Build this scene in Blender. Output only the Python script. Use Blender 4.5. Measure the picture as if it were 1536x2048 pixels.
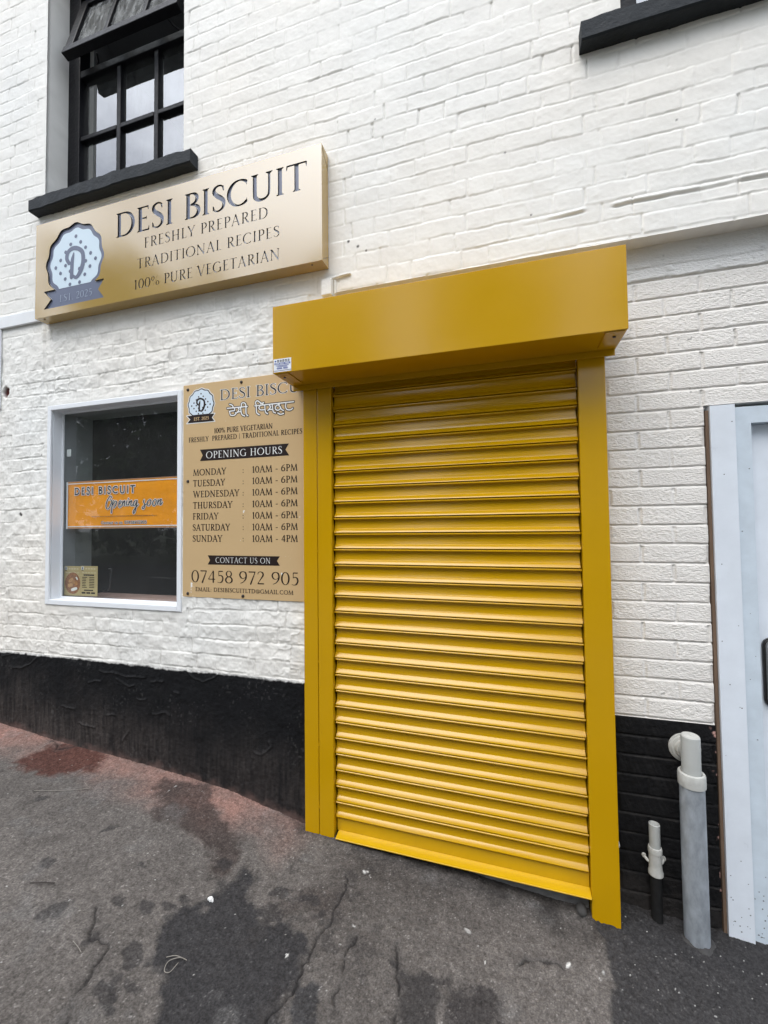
import bpy, math, random
import numpy as np
from mathutils import Matrix, Vector

for o in list(bpy.data.objects):
    bpy.data.objects.remove(o)
SC = bpy.context.scene
COL = SC.collection
random.seed(4)
RNG = np.random.RandomState(7)

# ------------------------------------------------------------------ camera
cam_d = bpy.data.cameras.new('camera')
cam = bpy.data.objects.new('camera', cam_d)
COL.objects.link(cam)
cam_d.sensor_fit = 'HORIZONTAL'
cam_d.sensor_width = 36.0
cam_d.lens = 840.79 / 1536 * 36.0
cam_d.clip_start = 0.05
cam_d.clip_end = 600
M = Matrix(((0.9592678, 0.0201307, 0.2817801), (0.28227, -0.0282171, -0.9589199), (-0.0113527, 0.9993991, -0.03275))).to_4x4()
M.translation = Vector((0.9021, -1.8068, 1.4175))
cam.matrix_world = M
SC.camera = cam

# ------------------------------------------------------------------ world, sun, exposure
SUN_EL, SUN_AZ = math.radians(58), math.radians(200)      # azimuth: from +Y clockwise seen from above
w = bpy.data.worlds.new('World')
SC.world = w
w.use_nodes = True
nt = w.node_tree
nt.nodes.clear()
out = nt.nodes.new('ShaderNodeOutputWorld')
bg = nt.nodes.new('ShaderNodeBackground')
sky = nt.nodes.new('ShaderNodeTexSky')
sky.sky_type = 'NISHITA'
sky.sun_disc = False
sky.sun_elevation = SUN_EL
sky.sun_rotation = SUN_AZ
sky.air_density = 1.2
sky.dust_density = 2.0
tc = nt.nodes.new('ShaderNodeTexCoord')
mp = nt.nodes.new('ShaderNodeMapping')
mp.inputs['Scale'].default_value = (1.0, 1.0, 2.2)
mp.inputs['Location'].default_value = (0.35, 0.1, 0.0)
nz = nt.nodes.new('ShaderNodeTexNoise')
nz.inputs['Scale'].default_value = 2.4
nz.inputs['Detail'].default_value = 7
nz.inputs['Roughness'].default_value = 0.58
rp = nt.nodes.new('ShaderNodeValToRGB')
rp.color_ramp.elements[0].position = 0.27
rp.color_ramp.elements[0].color = (0, 0, 0, 1)
rp.color_ramp.elements[1].position = 0.56
rp.color_ramp.elements[1].color = (1, 1, 1, 1)
mx = nt.nodes.new('ShaderNodeMix')
mx.data_type = 'RGBA'
mx.inputs['B'].default_value = (14.8, 15.7, 17.3, 1)       # sunlit cloud, in the sky texture's own units
nt.links.new(tc.outputs['Generated'], mp.inputs['Vector'])
nt.links.new(mp.outputs['Vector'], nz.inputs['Vector'])
nt.links.new(nz.outputs['Fac'], rp.inputs['Fac'])
nt.links.new(rp.outputs['Color'], mx.inputs['Factor'])
nt.links.new(sky.outputs['Color'], mx.inputs['A'])
# the cloud layer is brighter round the veiled sun
sdir = (math.sin(SUN_AZ) * math.cos(SUN_EL), math.cos(SUN_AZ) * math.cos(SUN_EL), math.sin(SUN_EL))
dt = nt.nodes.new('ShaderNodeVectorMath'); dt.operation = 'DOT_PRODUCT'
dt.inputs[1].default_value = sdir
nt.links.new(tc.outputs['Generated'], dt.inputs[0])
cl = nt.nodes.new('ShaderNodeMath'); cl.operation = 'MAXIMUM'; cl.inputs[1].default_value = 0.0
nt.links.new(dt.outputs['Value'], cl.inputs[0])
pw = nt.nodes.new('ShaderNodeMath'); pw.operation = 'POWER'; pw.inputs[1].default_value = 7.0
nt.links.new(cl.outputs[0], pw.inputs[0])
ma = nt.nodes.new('ShaderNodeMath'); ma.operation = 'MULTIPLY_ADD'; ma.inputs[1].default_value = 1.3; ma.inputs[2].default_value = 1.0
nt.links.new(pw.outputs[0], ma.inputs[0])
sc_ = nt.nodes.new('ShaderNodeVectorMath'); sc_.operation = 'SCALE'
nt.links.new(mx.outputs['Result'], sc_.inputs[0])
nt.links.new(ma.outputs[0], sc_.inputs['Scale'])
nt.links.new(sc_.outputs['Vector'], bg.inputs['Color'])
bg.inputs['Strength'].default_value = 0.13
nt.links.new(bg.outputs['Background'], out.inputs['Surface'])

sun_d = bpy.data.lights.new('sun', 'SUN')
sun_d.energy = 1.0
sun_d.angle = math.radians(28)
sun_d.color = (1.0, 0.90, 0.75)
sun = bpy.data.objects.new('sun', sun_d)
COL.objects.link(sun)
sd = Vector((math.sin(SUN_AZ) * math.cos(SUN_EL), math.cos(SUN_AZ) * math.cos(SUN_EL), math.sin(SUN_EL)))
sun.rotation_euler = (-sd).to_track_quat('-Z', 'Y').to_euler()
sun.location = sd * 20

vs = SC.view_settings
vs.view_transform = 'Standard'
vs.look = 'None'
vs.gamma = 1
vs.exposure = 0.05
SC.cycles.max_bounces = 8
SC.cycles.transparent_max_bounces = 12

# ------------------------------------------------------------------ helpers
def s2l(r, g, b):
    f = lambda c: (c / 255 / 12.92) if c / 255 <= 0.04045 else ((c / 255 + 0.055) / 1.055) ** 2.4
    return (f(r), f(g), f(b))

def mat(name, base=(0.5, 0.5, 0.5), rough=0.5, metal=0.0, coat=0.0, coatr=0.08, attr=None, var=0.0, vscale=8.0,
        bumps=(), spec=0.5, rvar=0.0, stretch=None, ior=1.5):
    m = bpy.data.materials.new(name)
    m.use_nodes = True
    t = m.node_tree
    b = t.nodes['Principled BSDF']
    b.inputs['Roughness'].default_value = rough
    b.inputs['Metallic'].default_value = metal
    b.inputs['IOR'].default_value = ior
    b.inputs['Coat Weight'].default_value = coat
    b.inputs['Coat Roughness'].default_value = coatr
    b.inputs['Specular IOR Level'].default_value = spec
    co = t.nodes.new('ShaderNodeTexCoord')
    vec = co.outputs['Object']
    if stretch:
        mpn = t.nodes.new('ShaderNodeMapping')
        mpn.inputs['Scale'].default_value = stretch
        t.links.new(vec, mpn.inputs['Vector'])
        vec = mpn.outputs['Vector']
    if attr:
        a = t.nodes.new('ShaderNodeAttribute')
        a.attribute_name = attr
        csock = a.outputs['Color']
    else:
        c = t.nodes.new('ShaderNodeRGB')
        c.outputs[0].default_value = (*base, 1)
        csock = c.outputs[0]
    n = None
    if var or rvar:
        n = t.nodes.new('ShaderNodeTexNoise')
        n.inputs['Scale'].default_value = vscale
        n.inputs['Detail'].default_value = 6
        n.inputs['Roughness'].default_value = 0.62
        t.links.new(vec, n.inputs['Vector'])
    if var:
        mr = t.nodes.new('ShaderNodeMapRange')
        mr.inputs['From Min'].default_value = 0.25
        mr.inputs['From Max'].default_value = 0.75
        mr.inputs['To Min'].default_value = 1 - var
        mr.inputs['To Max'].default_value = 1 + var
        t.links.new(n.outputs['Fac'], mr.inputs['Value'])
        mu = t.nodes.new('ShaderNodeVectorMath')
        mu.operation = 'SCALE'
        t.links.new(csock, mu.inputs[0])
        t.links.new(mr.outputs['Result'], mu.inputs['Scale'])
        csock = mu.outputs['Vector']
    t.links.new(csock, b.inputs['Base Color'])
    if rvar:
        mr2 = t.nodes.new('ShaderNodeMapRange')
        mr2.inputs['From Min'].default_value = 0.25
        mr2.inputs['From Max'].default_value = 0.75
        mr2.inputs['To Min'].default_value = max(0.02, rough - rvar)
        mr2.inputs['To Max'].default_value = rough + rvar
        t.links.new(n.outputs['Fac'], mr2.inputs['Value'])
        t.links.new(mr2.outputs['Result'], b.inputs['Roughness'])
    prev = None
    for (sc, st, di) in bumps:
        bn = t.nodes.new('ShaderNodeTexNoise')
        bn.inputs['Scale'].default_value = sc
        bn.inputs['Detail'].default_value = 5
        t.links.new(vec, bn.inputs['Vector'])
        bp = t.nodes.new('ShaderNodeBump')
        bp.inputs['Strength'].default_value = st
        bp.inputs['Distance'].default_value = di
        t.links.new(bn.outputs['Fac'], bp.inputs['Height'])
        if prev:
            t.links.new(prev, bp.inputs['Normal'])
        prev = bp.outputs['Normal']
    if prev:
        t.links.new(prev, b.inputs['Normal'])
    return m

def glass_mat(name, tint=(0.93, 0.95, 0.95), ior=1.65, rough=0.0, dirt_haze=0.0, wob=0.0, streak=(28, 28, 5)):
    m = bpy.data.materials.new(name)
    m.use_nodes = True
    t = m.node_tree
    t.nodes.clear()
    o = t.nodes.new('ShaderNodeOutputMaterial')
    tr = t.nodes.new('ShaderNodeBsdfTransparent')
    tr.inputs['Color'].default_value = (*tint, 1)
    gl = t.nodes.new('ShaderNodeBsdfGlossy')
    gl.inputs['Roughness'].default_value = rough
    # reflectance by the angle of view (Schlick), the same from both sides of the pane
    lw = t.nodes.new('ShaderNodeLayerWeight')
    lw.inputs['Blend'].default_value = 0.5
    p5 = t.nodes.new('ShaderNodeMath'); p5.operation = 'POWER'; p5.inputs[1].default_value = 5.0
    t.links.new(lw.outputs['Facing'], p5.inputs[0])
    f0 = ((ior - 1) / (ior + 1)) ** 2
    fr = t.nodes.new('ShaderNodeMath'); fr.operation = 'MULTIPLY_ADD'
    fr.inputs[1].default_value = 1 - f0; fr.inputs[2].default_value = f0
    t.links.new(p5.outputs[0], fr.inputs[0])
    mxs = t.nodes.new('ShaderNodeMixShader')
    t.links.new(fr.outputs[0], mxs.inputs['Fac'])
    t.links.new(tr.outputs[0], mxs.inputs[1])
    t.links.new(gl.outputs[0], mxs.inputs[2])
    last = mxs.outputs[0]
    co = t.nodes.new('ShaderNodeTexCoord')
    if wob:
        n = t.nodes.new('ShaderNodeTexNoise')
        n.inputs['Scale'].default_value = 3.0
        t.links.new(co.outputs['Object'], n.inputs['Vector'])
        bp = t.nodes.new('ShaderNodeBump')
        bp.inputs['Strength'].default_value = wob
        bp.inputs['Distance'].default_value = 0.01
        t.links.new(n.outputs['Fac'], bp.inputs['Height'])
        t.links.new(bp.outputs['Normal'], gl.inputs['Normal'])
        t.links.new(bp.outputs['Normal'], lw.inputs['Normal'])
    if dirt_haze:
        mpn = t.nodes.new('ShaderNodeMapping')
        mpn.inputs['Scale'].default_value = streak
        t.links.new(co.outputs['Object'], mpn.inputs['Vector'])
        n = t.nodes.new('ShaderNodeTexNoise')
        n.inputs['Scale'].default_value = 1.0
        n.inputs['Detail'].default_value = 8
        n.inputs['Roughness'].default_value = 0.7
        t.links.new(mpn.outputs['Vector'], n.inputs['Vector'])
        mr = t.nodes.new('ShaderNodeMapRange')
        mr.inputs['From Min'].default_value = 0.42
        mr.inputs['From Max'].default_value = 0.78
        mr.inputs['To Min'].default_value = dirt_haze * (0.25 if streak[2] != streak[0] else 0.8)
        mr.inputs['To Max'].default_value = dirt_haze * (1.6 if streak[2] != streak[0] else 1.3)
        t.links.new(n.outputs['Fac'], mr.inputs['Value'])
        df = t.nodes.new('ShaderNodeBsdfDiffuse')  # pale diffuse layer: window dirt, also haze painted in for reflections
        df.inputs['Color'].default_value = (0.55, 0.56, 0.55, 1)
        m2 = t.nodes.new('ShaderNodeMixShader')
        t.links.new(mr.outputs['Result'], m2.inputs['Fac'])
        t.links.new(last, m2.inputs[1])
        t.links.new(df.outputs[0], m2.inputs[2])
        last = m2.outputs[0]
    t.links.new(last, o.inputs['Surface'])
    return m

def link_mesh(name, me, mats, parent=None, smooth=False):
    for m in (mats if isinstance(mats, (list, tuple)) else [mats]):
        me.materials.append(m)
    o = bpy.data.objects.new(name, me)
    COL.objects.link(o)
    if parent is not None:
        o.parent = parent
    if smooth:
        me.polygons.foreach_set('use_smooth', np.ones(len(me.polygons), dtype=bool))
    return o

def empty(name, loc=(0, 0, 0)):
    # things built in world coordinates keep their Empty at the origin's axes; parts get an inverse offset
    o = bpy.data.objects.new(name, None)
    COL.objects.link(o)
    o.location = loc
    o.empty_display_size = 0.1
    return o

def tag(o, label=None, cat=None, group=None, kind=None):
    if label: o['label'] = label
    if cat: o['category'] = cat
    if group: o['group'] = group
    if kind: o['kind'] = kind
    return o

class MB:
    """collects geometry in world coordinates and links it as ONE mesh object"""
    def __init__(s):
        s.v, s.f, s.m = [], [], []
    def add(s, v, f, m=0):
        k = len(s.v)
        s.v.extend([tuple(map(float, p)) for p in v])
        s.f.extend([tuple(k + i for i in q) for q in f])
        s.m.extend([m] * len(f))
    def box(s, x0, x1, y0, y1, z0, z1, m=0):
        v = [(x0, y0, z0), (x1, y0, z0), (x1, y1, z0), (x0, y1, z0), (x0, y0, z1), (x1, y0, z1), (x1, y1, z1), (x0, y1, z1)]
        s.add(v, [(0, 3, 2, 1), (4, 5, 6, 7), (0, 1, 5, 4), (1, 2, 6, 5), (2, 3, 7, 6), (3, 0, 4, 7)], m)
    def hexa(s, v, m=0):
        s.add(v, [(0, 3, 2, 1), (4, 5, 6, 7), (0, 1, 5, 4), (1, 2, 6, 5), (2, 3, 7, 6), (3, 0, 4, 7)], m)
    def prism_x(s, prof, x0, x1, m=0, cap=True):
        n = len(prof)
        v = [(x0, y, z) for y, z in prof] + [(x1, y, z) for y, z in prof]
        f = [(i, (i + 1) % n, n + (i + 1) % n, n + i) for i in range(n)]
        if cap: f += [tuple(range(n))[::-1], tuple(range(n, 2 * n))]
        s.add(v, f, m)
    def prism_y(s, poly, y0, y1, m=0):
        n = len(poly)
        v = [(x, y0, z) for x, z in poly] + [(x, y1, z) for x, z in poly]
        f = [tuple(range(n)), tuple(range(n, 2 * n))[::-1]] + [(i, n + i, n + (i + 1) % n, (i + 1) % n) for i in range(n)]
        s.add(v, f, m)
    def tube(s, path, r, n=12, m=0, cap=True):
        P = [Vector(p) for p in path]
        R = r if isinstance(r, (list, tuple)) else [r] * len(P)
        rings = []
        up = Vector((0, 0, 1))
        for i, p in enumerate(P):
            d = (P[min(i + 1, len(P) - 1)] - P[max(i - 1, 0)]).normalized()
            a = d.cross(up)
            if a.length < 1e-3: a = d.cross(Vector((0, 1, 0)))
            a.normalize(); b = a.cross(d)
            rings.append([p + (a * math.cos(2 * math.pi * k / n) + b * math.sin(2 * math.pi * k / n)) * R[i] for k in range(n)])
        v = [q for rg in rings for q in rg]
        f = []
        for i in range(len(P) - 1):
            for k in range(n):
                f.append((i * n + k, i * n + (k + 1) % n, (i + 1) * n + (k + 1) % n, (i + 1) * n + k))
        if cap:
            f.append(tuple(range(n))[::-1]); f.append(tuple((len(P) - 1) * n + k for k in range(n)))
        s.add(v, f, m)
    def lathe(s, prof, c, n=32, m=0):
        """prof: (radius, z) list around a vertical axis through c"""
        v, f = [], []
        for r, z in prof:
            for k in range(n):
                a = 2 * math.pi * k / n
                v.append((c[0] + r * math.cos(a), c[1] + r * math.sin(a), c[2] + z))
        for i in range(len(prof) - 1):
            for k in range(n):
                f.append((i * n + k, i * n + (k + 1) % n, (i + 1) * n + (k + 1) % n, (i + 1) * n + k))
        s.add(v, f, m)
    def lathe_y(s, prof, c, n=32, m=0):
        """prof: (radius, y) list around an axis pointing out of the wall"""
        v, f = [], []
        for r, y in prof:
            for k in range(n):
                a = 2 * math.pi * k / n
                v.append((c[0] + r * math.cos(a), c[1] + y, c[2] + r * math.sin(a)))
        for i in range(len(prof) - 1):
            for k in range(n):
                f.append((i * n + k, (i + 1) * n + k, (i + 1) * n + (k + 1) % n, i * n + (k + 1) % n))
        s.add(v, f, m)
    def move(s, k, x, y, z):
        """uniform size k about the origin, then a shift"""
        s.v = [(p[0] * k + x, p[1] + y, p[2] * k + z) for p in s.v]
        return s
    def build(s, name, mats, parent=None, bevel=0.0, smooth=False, segs=2):
        me = bpy.data.meshes.new(name)
        off = Vector((0, 0, 0)); p = parent
        while p is not None:
            off = off + p.location; p = p.parent
        me.from_pydata([(a - off.x, b - off.y, c - off.z) for a, b, c in s.v], [], s.f)
        o = link_mesh(name, me, mats, parent, smooth)
        me.polygons.foreach_set('material_index', s.m)
        me.update()
        if bevel:
            bv = o.modifiers.new('bevel', 'BEVEL')
            bv.width = bevel; bv.segments = segs; bv.limit_method = 'ANGLE'; bv.angle_limit = math.radians(40)
        return o

def smooth_by_angle(o, deg=35):
    """smooth shading with the sharp edges marked"""
    import bmesh
    me = o.data
    bm = bmesh.new(); bm.from_mesh(me)
    bmesh.ops.remove_doubles(bm, verts=bm.verts, dist=1e-6)
    for e in bm.edges:
        if len(e.link_faces) == 2:
            e.smooth = e.calc_face_angle(0) < math.radians(deg)
        else:
            e.smooth = False
    for f in bm.faces: f.smooth = True
    bm.to_mesh(me); bm.free(); me.update()
    return o

# lattice noise on arrays, smooth, about -1..1
def vnoise(x, z, sx, sz=None, seed=0):
    sz = sz or sx
    r = np.random.RandomState(seed + 1000)
    T = r.uniform(-1, 1, (256, 256)).astype(np.float32)
    u = x / sx + 37.3; v = z / sz + 91.7
    iu = np.floor(u).astype(np.int64); iv = np.floor(v).astype(np.int64)
    fu = (u - iu).astype(np.float32); fv = (v - iv).astype(np.float32)
    fu = fu * fu * fu * (fu * (fu * 6 - 15) + 10); fv = fv * fv * fv * (fv * (fv * 6 - 15) + 10)
    a = T[iu & 255, iv & 255]; b = T[(iu + 1) & 255, iv & 255]
    c = T[iu & 255, (iv + 1) & 255]; d = T[(iu + 1) & 255, (iv + 1) & 255]
    return a + (b - a) * fu + (c - a) * fv + (a - b - c + d) * fu * fv

def fbm(x, z, s, oct=4, seed=0, rough=0.5):
    t = 0; amp = 1.0
    for k in range(oct):
        t = t + amp * vnoise(x, z, s / 2 ** k, None, seed + 17 * k); amp *= rough
    return t

def sstep(a, b, x):
    t = np.clip((x - a) / (b - a), 0, 1)
    return t * t * (3 - 2 * t)

def poly_sdf(X, Z, P):
    """signed distance to a polygon (negative inside)"""
    d = np.full(X.shape, 1e9); ins = np.zeros(X.shape, bool)
    n = len(P)
    for i in range(n):
        ax, az = P[i]; bx, bz = P[(i + 1) % n]
        ex, ez = bx - ax, bz - az
        t = np.clip(((X - ax) * ex + (Z - az) * ez) / (ex * ex + ez * ez + 1e-12), 0, 1)
        d = np.minimum(d, np.hypot(X - ax - t * ex, Z - az - t * ez))
        c = ((az > Z) != (bz > Z)) & (X < (bx - ax) * (Z - az) / (bz - az + 1e-12) + ax)
        ins ^= c
    return np.where(ins, -d, d)

def line_dist(X, Z, P):
    d = np.full(X.shape, 1e9)
    for (ax, az), (bx, bz) in zip(P[:-1], P[1:]):
        ex, ez = bx - ax, bz - az
        t = np.clip(((X - ax) * ex + (Z - az) * ez) / (ex * ex + ez * ez + 1e-12), 0, 1)
        d = np.minimum(d, np.hypot(X - ax - t * ex, Z - az - t * ez))
    return d

def raw_mesh(name, V, F, colors=None, smooth=True, mats=(), parent=None):
    """fast quad mesh from numpy arrays"""
    me = bpy.data.meshes.new(name)
    me.vertices.add(len(V)); me.loops.add(F.size); me.polygons.add(len(F))
    me.vertices.foreach_set('co', V.astype(np.float32).ravel())
    me.loops.foreach_set('vertex_index', F.astype(np.int32).ravel())
    me.polygons.foreach_set('loop_start', np.arange(0, F.size, 4, dtype=np.int32))
    me.update(calc_edges=True)
    if colors is not None:
        a = me.attributes.new('paint', 'FLOAT_COLOR', 'POINT')
        c = np.ones((len(V), 4), np.float32); c[:, :3] = colors
        a.data.foreach_set('color', c.ravel())
    o = link_mesh(name, me, mats, parent, smooth)
    return o

def axis_grid(dense, step, extra, snaps=()):
    """1-D coordinates: dense between dense[0..1], extra far values, snapped to the given ones"""
    a = np.arange(dense[0], dense[1] + step * .5, step)
    for s in snaps:
        i = int(np.argmin(np.abs(a - s))); a[i] = s
    return np.unique(np.concatenate([a, np.array(extra, float)]))

def sheet(name, xs, zs, height, color, base_y, hole, mats, parent, reveals=(), flat_to=None):
    """a wall: grid in x,z displaced towards the street; reveals = list of (vertex path as (ix,iz), depth y)"""
    X, Z = np.meshgrid(xs, zs, indexing='ij')
    H = height(X, Z)
    nx, nz = X.shape
    V = np.stack([X, base_y - H, Z], -1).reshape(-1, 3)
    C = color(X, Z, H).reshape(-1, 3)
    ix, iz = np.meshgrid(np.arange(nx - 1), np.arange(nz - 1), indexing='ij')
    cx = (xs[ix] + xs[ix + 1]) / 2; cz = (zs[iz] + zs[iz + 1]) / 2
    keep = ~hole(cx, cz)
    a = (ix * nz + iz)[keep]; 
    F = np.stack([a, a + nz, a + nz + 1, a + 1], -1)
    Vx, Fx, Cx = [V], [F], [C]
    n0 = len(V)
    for path, depth in reveals:
        idx = np.array([i * nz + j for i, j in path])
        steps = 14
        lay = [idx]
        y0 = V[idx, 1]
        for s in range(1, steps + 1):
            t = s / steps
            nv = V[idx].copy(); nv[:, 1] = y0 * (1 - t) + depth * t
            wob = 0.0016 * vnoise(nv[:, 0] + nv[:, 2], nv[:, 1], .05, .05, 77) * (1 if s < steps else 0)
            nv[:, 0] += wob; nv[:, 2] += wob * (0.5)
            Vx.append(nv); Cx.append(C[idx])
            lay.append(np.arange(n0, n0 + len(idx))); n0 += len(idx)
        for A, B in zip(lay[:-1], lay[1:]):
            Fx.append(np.stack([A[:-1], A[1:], B[1:], B[:-1]], -1))
    return raw_mesh(name, np.concatenate(Vx), np.concatenate(Fx), np.concatenate(Cx), True, mats, parent)

# ------------------------------------------------------------------ lettering: stroke glyphs -> distance field -> flat outline mesh
TK, TN = 0.066, 0.021
def cr(pts, n=6):
    """Catmull-Rom through points"""
    if len(pts) < 3: return [tuple(p) for p in pts]
    P = [np.array(p, float) for p in pts]
    P = [2 * P[0] - P[1]] + P + [2 * P[-1] - P[-2]]
    o = []
    for i in range(1, len(P) - 2):
        for k in range(n):
            t = k / n
            o.append(tuple(0.5 * (2 * P[i] + (P[i + 1] - P[i - 1]) * t + (2 * P[i - 1] - 5 * P[i] + 4 * P[i + 1] - P[i + 2]) * t * t
                                  + (3 * P[i] - P[i - 1] - 3 * P[i + 1] + P[i + 2]) * t ** 3)))
    o.append(tuple(P[-2]))
    return o
def chain(pts, rads):
    if not isinstance(rads, (list, tuple)): rads = [rads] * len(pts)
    return [(a[0], a[1], b[0], b[1], ra, rb, 0) for a, b, ra, rb in zip(pts[:-1], pts[1:], rads[:-1], rads[1:])]
def flat(x0, y0, x1, y1, r): return [(x0, y0, x1, y1, r, r, 1)]
class Serif:
    tk, tn, sf = TK, TN, 1
    def srf(s, x, y, w=.12):
        if not s.sf: return []
        d = .02 if y < .5 else -.02
        o = [(x - w, y + d * .9, x + w, y + d * .9, .018, .018, 1)]
        for sg in (-1, 1):
            o += [(x + sg * s.tk * .6, y + d * 3.2, x + sg * w * .9, y + d * .9, .014, .008, 0)]
        return o
    def stem(s, x, y0=0, y1=1, r=None, st=True, sb=True, w=.12):
        r = r or s.tk
        o = flat(x, y0, x, y1, r)
        if st: o += s.srf(x, y1, w)
        if sb: o += s.srf(x, y0, w)
        return o
    def arc(s, cx, cy, rx, ry, a0, a1, n=22, tk=None, tn=None, shift=0):
        tk = tk or s.tk * 1.05; tn = tn or s.tn
        p, r = [], []
        for i in range(n + 1):
            a = math.radians(a0 + (a1 - a0) * i / n)
            p.append((cx + rx * math.cos(a), cy + ry * math.sin(a)))
            r.append(tn + (tk - tn) * abs(math.cos(a - math.radians(shift))) ** 1.4)
        return chain(p, r)
    def bar(s, x0, x1, y, tip=0):
        o = flat(x0, y, x1, y, s.tn)
        if tip and s.sf: o += [(x1, y, x1 + .015, y + tip, s.tn, .012, 0)]
        return o
    def path(s, pts, rr):
        p = cr(pts); n = len(p)
        r = np.interp(np.linspace(0, 1, n), np.linspace(0, 1, len(rr)), rr)
        return chain(p, [float(v) for v in r])
    def glyphs(s):
        K, N = s.tk, s.tn; G = {}
        e = 1 - N
        G['I'] = (.36, s.stem(.18))
        G['D'] = (.86, s.stem(.19) + s.bar(.19, .40, e) + s.bar(.19, .40, N) + s.arc(.38, .5, .38, .5 - N, 90, -90))
        G['E'] = (.60, s.stem(.19) + s.bar(.19, .50, e, -.13) + s.bar(.19, .43, .52) + s.bar(.19, .53, N, .15) + (flat(.44, .45, .44, .59, .014) if s.sf else []))
        G['F'] = (.56, s.stem(.19) + s.bar(.19, .50, e, -.14) + s.bar(.19, .43, .51) + (flat(.44, .44, .44, .58, .014) if s.sf else []))
        G['L'] = (.56, s.stem(.19) + s.bar(.19, .50, N, .16))
        G['H'] = (.86, s.stem(.19) + s.stem(.67) + s.bar(.19, .67, .51))
        sp = [(.45, .80), (.41, .93), (.28, .98), (.14, .90), (.12, .75), (.22, .61), (.36, .49), (.46, .34), (.44, .14), (.30, .02), (.15, .05), (.09, .20)]
        G['S'] = (.56, s.path(sp, [N, N, N * 1.2, K * .7, K * .95, K * 1.1, K * 1.1, K * .95, K * .7, N * 1.2, N, N]) + (flat(.45, .74, .45, .95, .012) + flat(.085, .05, .085, .26, .012) if s.sf else []))
        G['B'] = (.66, s.stem(.19) + s.bar(.19, .33, e) + s.bar(.19, .34, .53) + s.bar(.19, .34, N) + s.arc(.32, .765, .20, .235 - N, 90, -90, tk=K * .9) + s.arc(.33, .275, .25, .275 - N, 90, -90))
        G['C'] = (.80, s.arc(.45, .5, .37, .5 - N, 52, 308, 30) + (flat(.69, .74, .69, .93, .013) + flat(.70, .10, .70, .24, .013) if s.sf else []))
        G['G'] = (.86, s.arc(.45, .5, .37, .5 - N, 52, 300, 30) + s.stem(.72, .04, .42, None, True, False, .11) + (flat(.69, .76, .69, .93, .013) if s.sf else []))
        G['O'] = (.92, s.arc(.46, .5, .38, .5 - N, 0, 360, 40))
        G['Q'] = G['O']
        G['U'] = (.82, s.stem(.17, .34, 1, None, True, False) + s.stem(.65, .34, 1, N * 1.5 if s.sf else K, True, False, .11)
                  + s.path([(.17, .36), (.19, .15), (.30, .04), (.42, .022), (.54, .06), (.63, .17), (.65, .36)], [K, K, K * .8, N * 1.6, N * 1.5, N * 1.5, N * 1.5] if s.sf else [K] * 7))
        G['T'] = (.70, s.stem(.35, 0, 1, None, False, True) + s.bar(.05, .65, e) + ([(.05, e, .035, e - .15, N, .012, 0), (.65, e, .665, e - .15, N, .012, 0)] if s.sf else []))
        G['R'] = (.70, s.stem(.19) + s.bar(.19, .33, e) + s.bar(.19, .33, .49) + s.arc(.32, .74, .22, .26 - N, 90, -90) + s.path([(.34, .49), (.46, .28), (.58, .08), (.70, .015)], [K * .6, K, K, N]))
        G['P'] = (.60, s.stem(.19) + s.bar(.19, .33, e) + s.bar(.19, .33, .46) + s.arc(.32, .725, .22, .275 - N, 90, -90))
        G['A'] = (.78, chain([(.10, .01), (.38, 1)], N * 1.2 if s.sf else K) + chain([(.39, .97), (.67, .01)], K) + s.bar(.2, .56, .36) + s.srf(.10, 0, .10) + s.srf(.68, 0, .11))
        G['V'] = (.76, chain([(.10, .98), (.38, .03)], K) + chain([(.38, .0), (.66, .98)], N * 1.2 if s.sf else K) + s.srf(.09, 1, .11) + s.srf(.67, 1, .10))
        G['Y'] = (.72, chain([(.09, .98), (.36, .45)], K * .95) + chain([(.37, .45), (.63, .98)], N * 1.2 if s.sf else K) + s.stem(.36, 0, .47, None, False, True) + s.srf(.09, 1, .11) + s.srf(.64, 1, .10))
        G['N'] = (.88, s.stem(.16, 0, 1, N * 1.3 if s.sf else K, False, True, .10) + s.stem(.71, 0, 1, N * 1.3 if s.sf else K, True, False, .10) + chain([(.17, .95), (.70, .04)], K) + (s.srf(.13, 1, .09)))
        G['M'] = (1.02, chain([(.13, .0), (.20, .96)], N * 1.3 if s.sf else K) + chain([(.21, .95), (.50, .05)], K) + chain([(.50, .03), (.79, .96)], N * 1.2 if s.sf else K) + chain([(.80, .94), (.87, .04)], K) + s.srf(.13, 0, .09) + s.srf(.87, 0, .11))
        G['W'] = (1.14, chain([(.10, .97), (.33, .04)], K) + chain([(.33, .02), (.56, .97)], N * 1.2 if s.sf else K) + chain([(.56, .97), (.79, .04)], K) + chain([(.79, .02), (1.03, .97)], N * 1.2 if s.sf else K) + s.srf(.09, 1, .10) + s.srf(1.04, 1, .09))
        G['1'] = (.44, s.stem(.24, 0, .97, None, False, True, .11) + chain([(.24, .97), (.11, .86)], [N * 1.4, N]))
        G['0'] = (.62, s.arc(.31, .5, .23, .5 - N, 0, 360, 34))
        G['2'] = (.60, s.path([(.10, .77), (.15, .93), (.30, .98), (.44, .88), (.45, .70), (.33, .45), (.10, .05)], [N, N * 1.3, N * 1.3, K, K, K * .6, N]) + flat(.09, .045, .52, .045, .042 if s.sf else K))
        G['4'] = (.62, chain([(.42, .98), (.07, .30)], N * 1.1 if s.sf else K) + flat(.06, .29, .57, .29, .03 if s.sf else K * .8) + flat(.42, 0, .42, .98, K * .95))
        G['5'] = (.58, flat(.19, .95, .47, .95, .04 if s.sf else K * .8) + flat(.18, .56, .18, .98, N * 1.2 if s.sf else K) + s.path([(.17, .56), (.30, .62), (.44, .52), (.47, .30), (.38, .09), (.24, .02), (.09, .07)], [N, N * 1.4, K * .9, K, K * .8, N, N]))
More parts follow.
